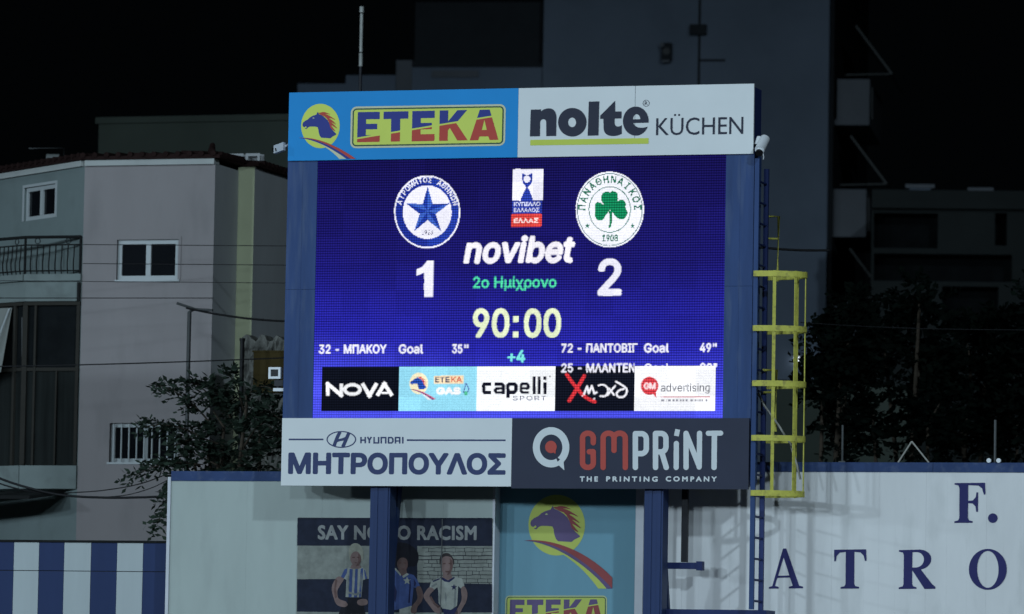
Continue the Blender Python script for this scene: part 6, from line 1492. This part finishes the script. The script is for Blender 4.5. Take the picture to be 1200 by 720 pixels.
# anti-racism poster
PO = WL + 0.03
ps = thing('wall_poster', 'printed poster of three children in football shirts under a dark title band', 'poster', BP.to3(BP.uv(462, 640, PO)[0], BP.uv(462, 800, PO)[1], PO))
u0, u1 = BP.uv(348.6, 650, PO)[0], BP.uv(576.8, 650, PO)[0]
mb = MB(); mb.box(BP, u0, u1, BP.uv(462, 800, PO)[1], BP.uv(462, 607.2, PO)[1], WL + 0.006, PO)
pm = lambda n, c: mat('print_' + n, tuple(v * 0.66 for v in c), 0.6, var=0.22, scale=7, spec=0.08)
PG, PD, PT = pm('pale_grey', (0.34, 0.36, 0.32)), pm('night_blue', (0.028, 0.034, 0.06)), pm('title_grey', (0.36, 0.37, 0.36))
mb.build('sheet', PG, ps)
mk = lambda: Cv(346, 604, 580, 760, 7)
c = mk(); c.add([(348.6, 607.2), (576.8, 607.2), (576.8, 640.2), (348.2, 639.6)]); art('title_band', c, BP, PO + 0.002, PD, ps)
c = mk(); c.text('SAY NO TO RACISM', 372.2, 632.6, 558.6, 17, 'h', 0.85, 0, ((1, 0.004), (0.01, -1)), space=18); art('title', c, BP, PO + 0.004, PT, ps)
c = mk(); c.add([(348.2, 679), (440, 678.5), (500, 683.5), (576.6, 684.6), (576.6, 718), (460, 718), (348, 717)]); c.add([(440, 640), (489, 640), (489, 684), (440, 684)]); art('dark_band', c, BP, PO + 0.002, PD, ps)
rnd = random.Random(9)
c = mk()
for k in range(10):
    y = 642.5 + k * 4.5; x = 489 + abs(k - 2) * 0.4 + rnd.uniform(0, 10) + (k > 5) * -3
    pts = []
    while x < 576.5:
        pts.append((x, y + rnd.uniform(-0.4, 0.4))); x += 6
    pts.append((576.5, y)); c.stroke(pts, rnd.uniform(0.5, 1.2))
    x = 500 + rnd.uniform(0, 10)
    while x < 575:
        c.stroke([(x, y), (x + rnd.uniform(-0.4, 0.6), y + 4.5)], rnd.uniform(0.3, 0.8)); x += rnd.uniform(7, 20)
bl = c; art('brick_lines', bl, BP, PO + 0.002, pm('mortar', (0.05, 0.05, 0.06)), ps)
A = lambda pts: [(x / 6 + 350, y / 6 + 600) for x, y in pts]
B = lambda pts: [(x / 6 + 455, y / 6 + 600) for x, y in pts]
SK = pm('skin', (0.30, 0.205, 0.19)); SK2 = pm('brown_skin', (0.19, 0.125, 0.115)); HB = pm('pale_hair', (0.42, 0.42, 0.34)); SHD = pm('shade', (0.17, 0.095, 0.085))
SH2 = pm('skin_shade', (0.20, 0.12, 0.11)); SHW = pm('shirt_shade', (0.30, 0.32, 0.31))
WS = pm('shirt_white', (0.46, 0.48, 0.43)); BS = pm('shirt_blue', (0.085, 0.13, 0.33)); NV = pm('shorts_navy', (0.035, 0.04, 0.11)); BK = pm('black', (0.022, 0.022, 0.03)); DH = pm('dark_hair', (0.06, 0.05, 0.05))
def pic(nm, items, part=None):
    """printed figure: (loops, material, layer)"""
    mb = MB(); mats = []
    for loops, m, lay in items:
        c = mk()
        for l in loops: c.add(l)
        if m not in mats: mats.append(m)
        inlay(mb, c, BP, PO + 0.003 + 0.0015 * lay, mats.index(m), 0.04)
    return mb.build(nm, mats, ps)
el = lambda F, cx, cy, rx, ry: F([(cx + rx * math.cos(k * math.pi / 16), cy + ry * math.sin(k * math.pi / 16)) for k in range(32)])
sm = lambda F, p: F(smooth(p, 4))
# boy in striped shirt
pic('printed_boy', [
    ([sm(A, [(352, 285), (362, 240), (395, 220), (430, 232), (450, 265), (456, 310), (445, 350), (430, 300), (372, 300), (362, 345)])], HB, 1),
    ([A([(372, 370), (432, 370), (440, 400), (362, 400)])], SK, 1),
    ([el(A, 401, 328, 38, 50)], SK, 2),
    ([A([(350, 392), (380, 402), (420, 402), (450, 390), (474, 410), (482, 470), (452, 480), (440, 602), (330, 600), (336, 478), (296, 460), (322, 405)])], WS, 2),
    ([A([(358, 402), (380, 402), (372, 600), (350, 600)]), A([(398, 402), (416, 402), (410, 602), (388, 602)]), A([(436, 400), (454, 396), (446, 500), (436, 602), (424, 602)]), A([(322, 405), (344, 396), (338, 430), (318, 468), (296, 460)]), A([(466, 404), (482, 470), (468, 474), (460, 410)])], BS, 3),
    ([sm(A, [(278, 455), (318, 470), (290, 520), (272, 560), (282, 610), (330, 630), (345, 655), (320, 670), (270, 655), (248, 610), (232, 540), (248, 490)]), sm(A, [(416, 622), (450, 612), (482, 620), (482, 650), (440, 660), (412, 645)])], SK, 3),
    ([A([(345, 600), (440, 602), (470, 720), (280, 720), (300, 668), (345, 660)])], BK, 1),
    ([A([(418, 290), (436, 310), (438, 350), (420, 378), (402, 382), (418, 350)]), A([(258, 470), (248, 560), (256, 610), (270, 600), (262, 540), (272, 480)])], SH2, 4),
    ([A([(352, 560), (400, 575), (436, 560), (436, 574), (400, 590), (352, 575)]), A([(440, 420), (446, 480), (438, 560), (432, 480)]), A([(350, 430), (356, 500), (350, 560), (342, 500)])], SHW, 4),
    ([A([(376, 318), (396, 316), (396, 324), (376, 325)]), A([(410, 316), (428, 318), (428, 325), (410, 324)]), A([(392, 356), (414, 356), (410, 362), (396, 362)])], SHD, 4)])
# child with big round hair, blue shirt
pic('printed_child', [
    ([sm(B, [(-10, 300), (20, 235), (80, 215), (150, 230), (205, 280), (212, 340), (190, 380), (150, 385), (100, 400), (30, 370)])], BK, 1),
    ([B([(80, 395), (125, 395), (135, 440), (95, 455), (60, 425)])], SK2, 2),
    ([sm(B, [(62, 360), (78, 330), (105, 322), (130, 335), (138, 370), (128, 405), (100, 425), (72, 405)])], SK2, 3),
    ([B([(40, 400), (75, 435), (105, 455), (140, 432), (180, 445), (205, 480), (222, 520), (190, 535), (178, 530), (165, 660), (60, 690), (10, 690), (10, 430)])], BS, 3),
    ([B([(38, 395), (55, 398), (90, 440), (85, 452)]), B([(132, 430), (146, 440), (106, 466), (98, 452)]), B([(x / 1 , y / 1) for x, y in P5(132, 485, 30, 13, 1.0)])], WS, 4),
    ([sm(B, [(195, 535), (225, 525), (245, 580), (235, 630), (205, 670), (195, 712), (160, 708), (165, 665), (205, 610)])], SK2, 4),
    ([B([(78, 685), (165, 660), (158, 700), (185, 720), (78, 720)])], WS, 2),
    ([B([(118, 330), (136, 350), (136, 385), (120, 415), (108, 422), (118, 385)]), B([(214, 540), (236, 585), (226, 630), (210, 640), (222, 590)])], SH2, 5),
    ([B([(150, 450), (160, 520), (150, 640), (140, 640), (148, 540)]), B([(40, 500), (60, 560), (50, 640), (36, 600)]), B([(180, 470), (196, 500), (190, 528), (180, 520)])], NV, 4),
    ([B([(74, 358), (92, 354), (92, 362), (74, 366)]), B([(106, 354), (126, 358), (126, 365), (106, 362)]), B([(90, 398), (114, 398), (108, 406), (96, 406)])], SHD, 5)])
# boy in white shirt with dark star
pic('printed_boy', [
    ([sm(B, [(362, 370), (364, 320), (395, 292), (430, 295), (458, 330), (462, 370), (440, 360), (385, 355)])], DH, 1),
    ([B([(385, 430), (440, 430), (452, 470), (420, 485), (380, 470)])], SK, 1),
    ([sm(B, [(370, 350), (385, 320), (415, 312), (445, 325), (456, 360), (448, 410), (420, 448), (385, 430), (372, 395)])], SK, 2),
    ([B([(300, 490), (360, 462), (400, 480), (440, 480), (470, 455), (520, 470), (536, 520), (510, 540), (492, 520), (484, 660), (440, 690), (380, 680), (354, 640), (352, 560), (345, 530), (320, 550), (290, 530)])], WS, 3),
    ([B([(360, 462), (378, 460), (420, 482), (462, 458), (470, 464), (430, 496), (395, 490)]), B([(310, 486), (360, 466), (364, 474), (318, 494)]), B(P5(462, 530, 24, 10, 1.0)), B([(385, 680), (440, 690), (484, 668), (490, 720), (390, 720)])], NV, 4),
    ([sm(B, [(290, 530), (322, 548), (290, 590), (320, 640), (365, 670), (372, 710), (330, 708), (290, 660), (248, 600), (262, 560)]), sm(B, [(512, 540), (536, 525), (556, 570), (548, 630), (520, 680), (500, 718), (465, 716), (480, 690), (515, 620)])], SK, 4),
    ([B([(432, 322), (452, 345), (450, 400), (428, 440), (412, 446), (434, 400)]), B([(300, 590), (330, 640), (366, 668), (350, 676), (318, 650), (292, 606)])], SH2, 4),
    ([B([(470, 500), (480, 560), (474, 660), (458, 680), (464, 580)]), B([(356, 560), (372, 600), (364, 650), (356, 630)]), B([(300, 520), (340, 500), (344, 512), (306, 534)]), B([(400, 560), (412, 600), (406, 650), (398, 610)])], SHW, 4),
    ([B([(384, 362), (404, 358), (404, 366), (384, 370)]), B([(424, 358), (446, 362), (446, 370), (424, 366)]), B([(398, 416), (434, 416), (426, 426), (406, 426)])], SHD, 4)])
mb = MB(); u = BP.uv(517.6, 660, PO)[0]; mb.box(BP, u - 0.006, u + 0.006, BP.uv(517, 790, PO)[1], BP.uv(517, 608, PO)[1], PO + 0.001, PO + 0.013); mb.build('sheet_joint', M['pipe'], ps)

# ================================================================= CAGED LADDER
o_n, o_f = -0.05, -0.62
lu = BP.uv(881.5, 650, o_n)[0]
lt = thing('caged_ladder', 'blue ladder with yellow safety cage beside the scoreboard', 'ladder', BP.to3(lu, vx, (o_n + o_f) / 2))
vtl = BP.uv(890, 186, o_n)[1]
for o in (o_n, o_f):
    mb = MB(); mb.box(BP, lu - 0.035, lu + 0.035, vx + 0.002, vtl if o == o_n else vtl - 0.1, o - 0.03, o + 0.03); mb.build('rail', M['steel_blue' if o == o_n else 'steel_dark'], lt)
v0 = BP.uv(885, 705, -0.5)[1]; k = 0
while v0 + k * 0.317 < vtl - 0.12:
    v = v0 + k * 0.317
    mb = MB(); mb.tube([BP.to3(lu, v, o_n - 0.03), BP.to3(lu, v, o_f + 0.03)], 0.018, 8); mb.build('rung', M['steel_dark'], lt); k += 1
oc = (o_n + o_f) / 2; RU, RO = 0.71, 0.36
def cage(a, r=0.0):
    return lu + (RU + r) * math.sin(R_(a)), oc + (RO + r) * math.cos(R_(a))
hv = [BP.uv(915, y, oc + 0.2)[1] for y in (321.5, 385.5, 450, 514, 578.5)]
for v in hv:
    mb = MB(); n = 28; V_ = []; F_ = []
    for i in range(n + 1):
        a = 180 * i / n
        for r, dv_ in ((0, -0.043), (0.014, -0.043), (0.014, 0.043), (0, 0.043)):
            u, o = cage(a, r); V_.append(BP.to3(u, v + dv_, o))
    for i in range(n):
        for q in range(4):
            F_.append((i * 4 + q, i * 4 + (q + 1) % 4, i * 4 + 4 + (q + 1) % 4, i * 4 + 4 + q))
    mb.add(V_, F_)
    mb.box(BP, lu - 0.02, lu + 0.01, v - 0.042, v + 0.042, oc + RO - 0.12, oc + RO + 0.0)
    mb.build('hoop', M['yellow'], lt)
for a in (25, 58, 92, 132):
    mb = MB(); u, o = cage(a, -0.014); du_, do_ = math.cos(R_(a)) * 0.025, -math.sin(R_(a)) * 0.025
    u2, o2 = cage(a, -0.002)
    va, vb2 = hv[-1] - 0.05, hv[0] + 0.05
    mb.hexa([BP.to3(p, v, q) for v in (va, vb2) for p, q in ((u - du_, o - do_), (u2 - du_, o2 - do_), (u2 + du_, o2 + do_), (u + du_, o + do_))])
    mb.build('cage_bar', M['yellow'], lt)
for ya, yb in ((254, 330), (434, 506)):
    mb = MB(); ou = -0.95 if ya < 300 else -0.55; x0 = 912.5 if ya < 300 else 910
    a, b, c2 = BP.pt(x0 - 16, ya, ou), BP.pt(x0, ya, ou), BP.pt(x0 - 1.5, yb, ou)
    mb.tube([a, b, c2], 0.024, 8); mb.tube([BP.pt(x0 - 16, ya + 26, ou), BP.pt(x0 - 0.5, ya + 26, ou)], 0.018, 6); mb.build('handrail', M['yellow'], lt)
p0 = BP.pt(889, 463, -0.5)
cb_ = MB(); cb_.tube([BP.pt(x, y, -0.5) for x, y in ((888, 460), (896, 476), (912, 498), (926, 520), (934, 545), (938, 562))], 0.018, 6)
tag(cb_.build('loose_cable', M['rod'], None, origin=p0), 'pale loose cable hanging diagonally inside the yellow ladder cage', 'cable')

# ================================================================= SMALL FITTINGS
def cctv():
    q = BP.pt(893, 168, 0.0)
    t = thing('security_camera', 'white bullet camera on the upper right edge of the scoreboard', 'camera', q)
    a = BP.pt(886, 174, -0.1); mb = MB(); mb.tube([a, BP.pt(890, 177, 0.0), BP.pt(891, 168, 0.0)], 0.03, 8); mb.build('bracket', M['steel_dark'], t)
    p, r = BP.pt(896.5, 165, 0.0), BP.pt(890, 178.5, 0.22)
    d = (r - p).normalized(); mb = MB(); mb.tube([p, r], 0.062, 12); mb.tube([p + Vector((0, 0, 0.03)), p + d * 0.30 + Vector((0, 0, 0.03))], 0.075, 12); mb.build('body', M['cam_white'], t)
    mb = MB(); mb.tube([r + d * 0.002, r + d * 0.03], 0.058, 12); mb.build('lens', M['lens'], t)
    e = BP.pt(889.5, 164.5, 0.0); mb = MB(); mb.tube([e + Vector((0, 0, -0.06)), e + Vector((0, 0, -0.02)), e + Vector((0, 0, 0.03)), e + Vector((0, 0, 0.06))], 0.065, 12, r1=0.03); mb.build('dome', M['cam_white'], t)
    mb = MB(); mb.tube([BP.pt(894, 178, 0), BP.pt(895, 184, 0), BP.pt(894.5, 187, 0)], 0.008, 5); mb.build('lead', M['cam_white'], t)
cctv()
q = BP.pt(329, 174, -0.1)
t = thing('security_camera', 'small white boxy camera sticking out left of the top sign', 'camera', q)
a, b = BP.pt(322.2, 175.8, 0.1), BP.pt(333.5, 171.8, -0.05)
P2 = Plane(a, 17); d = (b - a)
mb = MB(); s_, w_ = Vector((0, 0, 0.062)), BP.n * 0.06
mb.hexa([a - s_ - w_, a - s_ + w_, b - s_ + w_, b - s_ - w_, a + s_ - w_, a + s_ + w_, b + s_ + w_, b + s_ - w_]); mb.build('body', M['cam_white'], t)
mb = MB(); mb.tube([a - d.normalized() * 0.001, a - d.normalized() * 0.02], 0.045, 12); mb.build('lens', M['lens'], t)
mb = MB(); mb.tube([b, BP.pt(338.5, 169.6, -0.12)], 0.02, 8); mb.build('bracket', M['cam_white'], t)
# floodlight with square white frame, below it a white foot
q = BP.pt(322, 437, -0.2)
t = thing('small_floodlight', 'square dark lamp in a white frame at the left edge of the scoreboard', 'lamp', q)
h = [BP.uv(314.5, 437, -0.1)[0], BP.uv(328.5, 437, -0.1)[0], BP.uv(321, 444, -0.1)[1], BP.uv(321, 430.5, -0.1)[1]]
mb = MB(); w_ = 0.035
mb.box(BP, h[0], h[1], h[3] - w_, h[3], -0.2, -0.1); mb.box(BP, h[0], h[1], h[2], h[2] + w_, -0.2, -0.1); mb.box(BP, h[0], h[0] + w_, h[2] + w_, h[3] - w_, -0.2, -0.1); mb.box(BP, h[1] - w_, h[1], h[2] + w_, h[3] - w_, -0.2, -0.1)
mb.build('frame', M['cam_white'], t)
mb = MB(); mb.box(BP, h[0] + w_ + 0.001, h[1] - w_ - 0.001, h[2] + w_ + 0.001, h[3] - w_ - 0.001, -0.22, -0.13); mb.build('glass', M['lens'], t)
mb = MB(); mb.box(BP, BP.uv(322, 457, -0.2)[0], uA - 0.001, BP.uv(326, 459, -0.2)[1], BP.uv(326, 455.4, -0.2)[1], -0.24, -0.12); mb.build('foot', M['cam_white'], t)
mb = MB(); mb.tube([BP.pt(326, 456, -0.2), BP.pt(327, 450, -0.2), BP.pt(325, 443, -0.2)], 0.04, 8); mb.box(BP, BP.uv(323, 448, -0.2)[0], BP.uv(333, 448, -0.2)[0], BP.uv(328, 453, -0.2)[1], BP.uv(328, 446, -0.2)[1], -0.24, -0.14); mb.build('knuckle', M['black'], t)

# lit wall lamp seen through the cage
q = TW.pt(934, 424, 0.15)
t = thing('wall_lamp', 'small lit lamp on the dark block, seen through the yellow cage', 'lamp', q)
mb = MB(); mb.tube([q + Vector((0, 0, -0.07)), q + Vector((0, 0, 0.0)), q + Vector((0, 0, 0.12))], 0.07, 10, r1=0.09); mb.build('globe', emit('lit_globe', (0.8, 0.9, 1.0), 1.6), t)
mb = MB(); mb.box(Plane(q, 8), -0.09, 0.09, 0.16, 0.24, -0.14, 0.12); mb.build('hood', M['black'], t)

# tripod of pale rods, thin post and pair of little white spots on top of the right wall
q = BP.pt(1069, 540, WO - 0.06)
t = thing('rod_tripod', 'pale inverted V of thin rods standing on the wall top', 'rod frame', BP.to3(BP.uv(1069, 542, WO)[0], tr + 0.002, WO - 0.06))
for x in (1051.5, 1087.5):
    mb = MB(); mb.tube([BP.to3(BP.uv(x, 541, WO)[0], tr + 0.002, WO - 0.06), BP.pt(1068.5, 517.5, WO - 0.06)], 0.014, 6); mb.build('rod', M['rod'], t)
ux = BP.uv(1166, 540, WO - 0.06)[0]
t = thing('thin_post', 'thin dark post with two small white lamps at its foot on the wall', 'post', BP.to3(ux, tr + 0.002, WO - 0.06))
mb = MB(); mb.tube([BP.to3(ux, tr + 0.002, WO - 0.06), BP.to3(ux, BP.uv(1166, 492, WO)[1], WO - 0.06)], 0.022, 6); mb.build('shaft', M['pipe'], t)
for dx in (-0.07, 0.08):
    mb = MB(); b = BP.to3(ux + dx, tr + 0.03, WO + 0.02); mb.tube([b, b + BP.n * 0.05], 0.035, 10); mb.build('lamp_head', M['cam_white'], t)
ux = BP.uv(987, 540, WO - 0.06)[0]
t = thing('thin_post', 'thin dark post alone on the wall right of the yellow cage', 'post', BP.to3(ux, tr + 0.002, WO - 0.06))
mb = MB(); mb.tube([BP.to3(ux, tr + 0.002, WO - 0.06), BP.to3(ux, BP.uv(987, 498, WO)[1], WO - 0.06)], 0.02, 6); mb.build('shaft', M['pipe'], t)
mb = MB(); mb.box(BP, ux - 0.05, ux + 0.05, tr + 0.0025, tr + 0.02, WO - 0.1, WO - 0.02); mb.build('foot', M['pipe'], t)
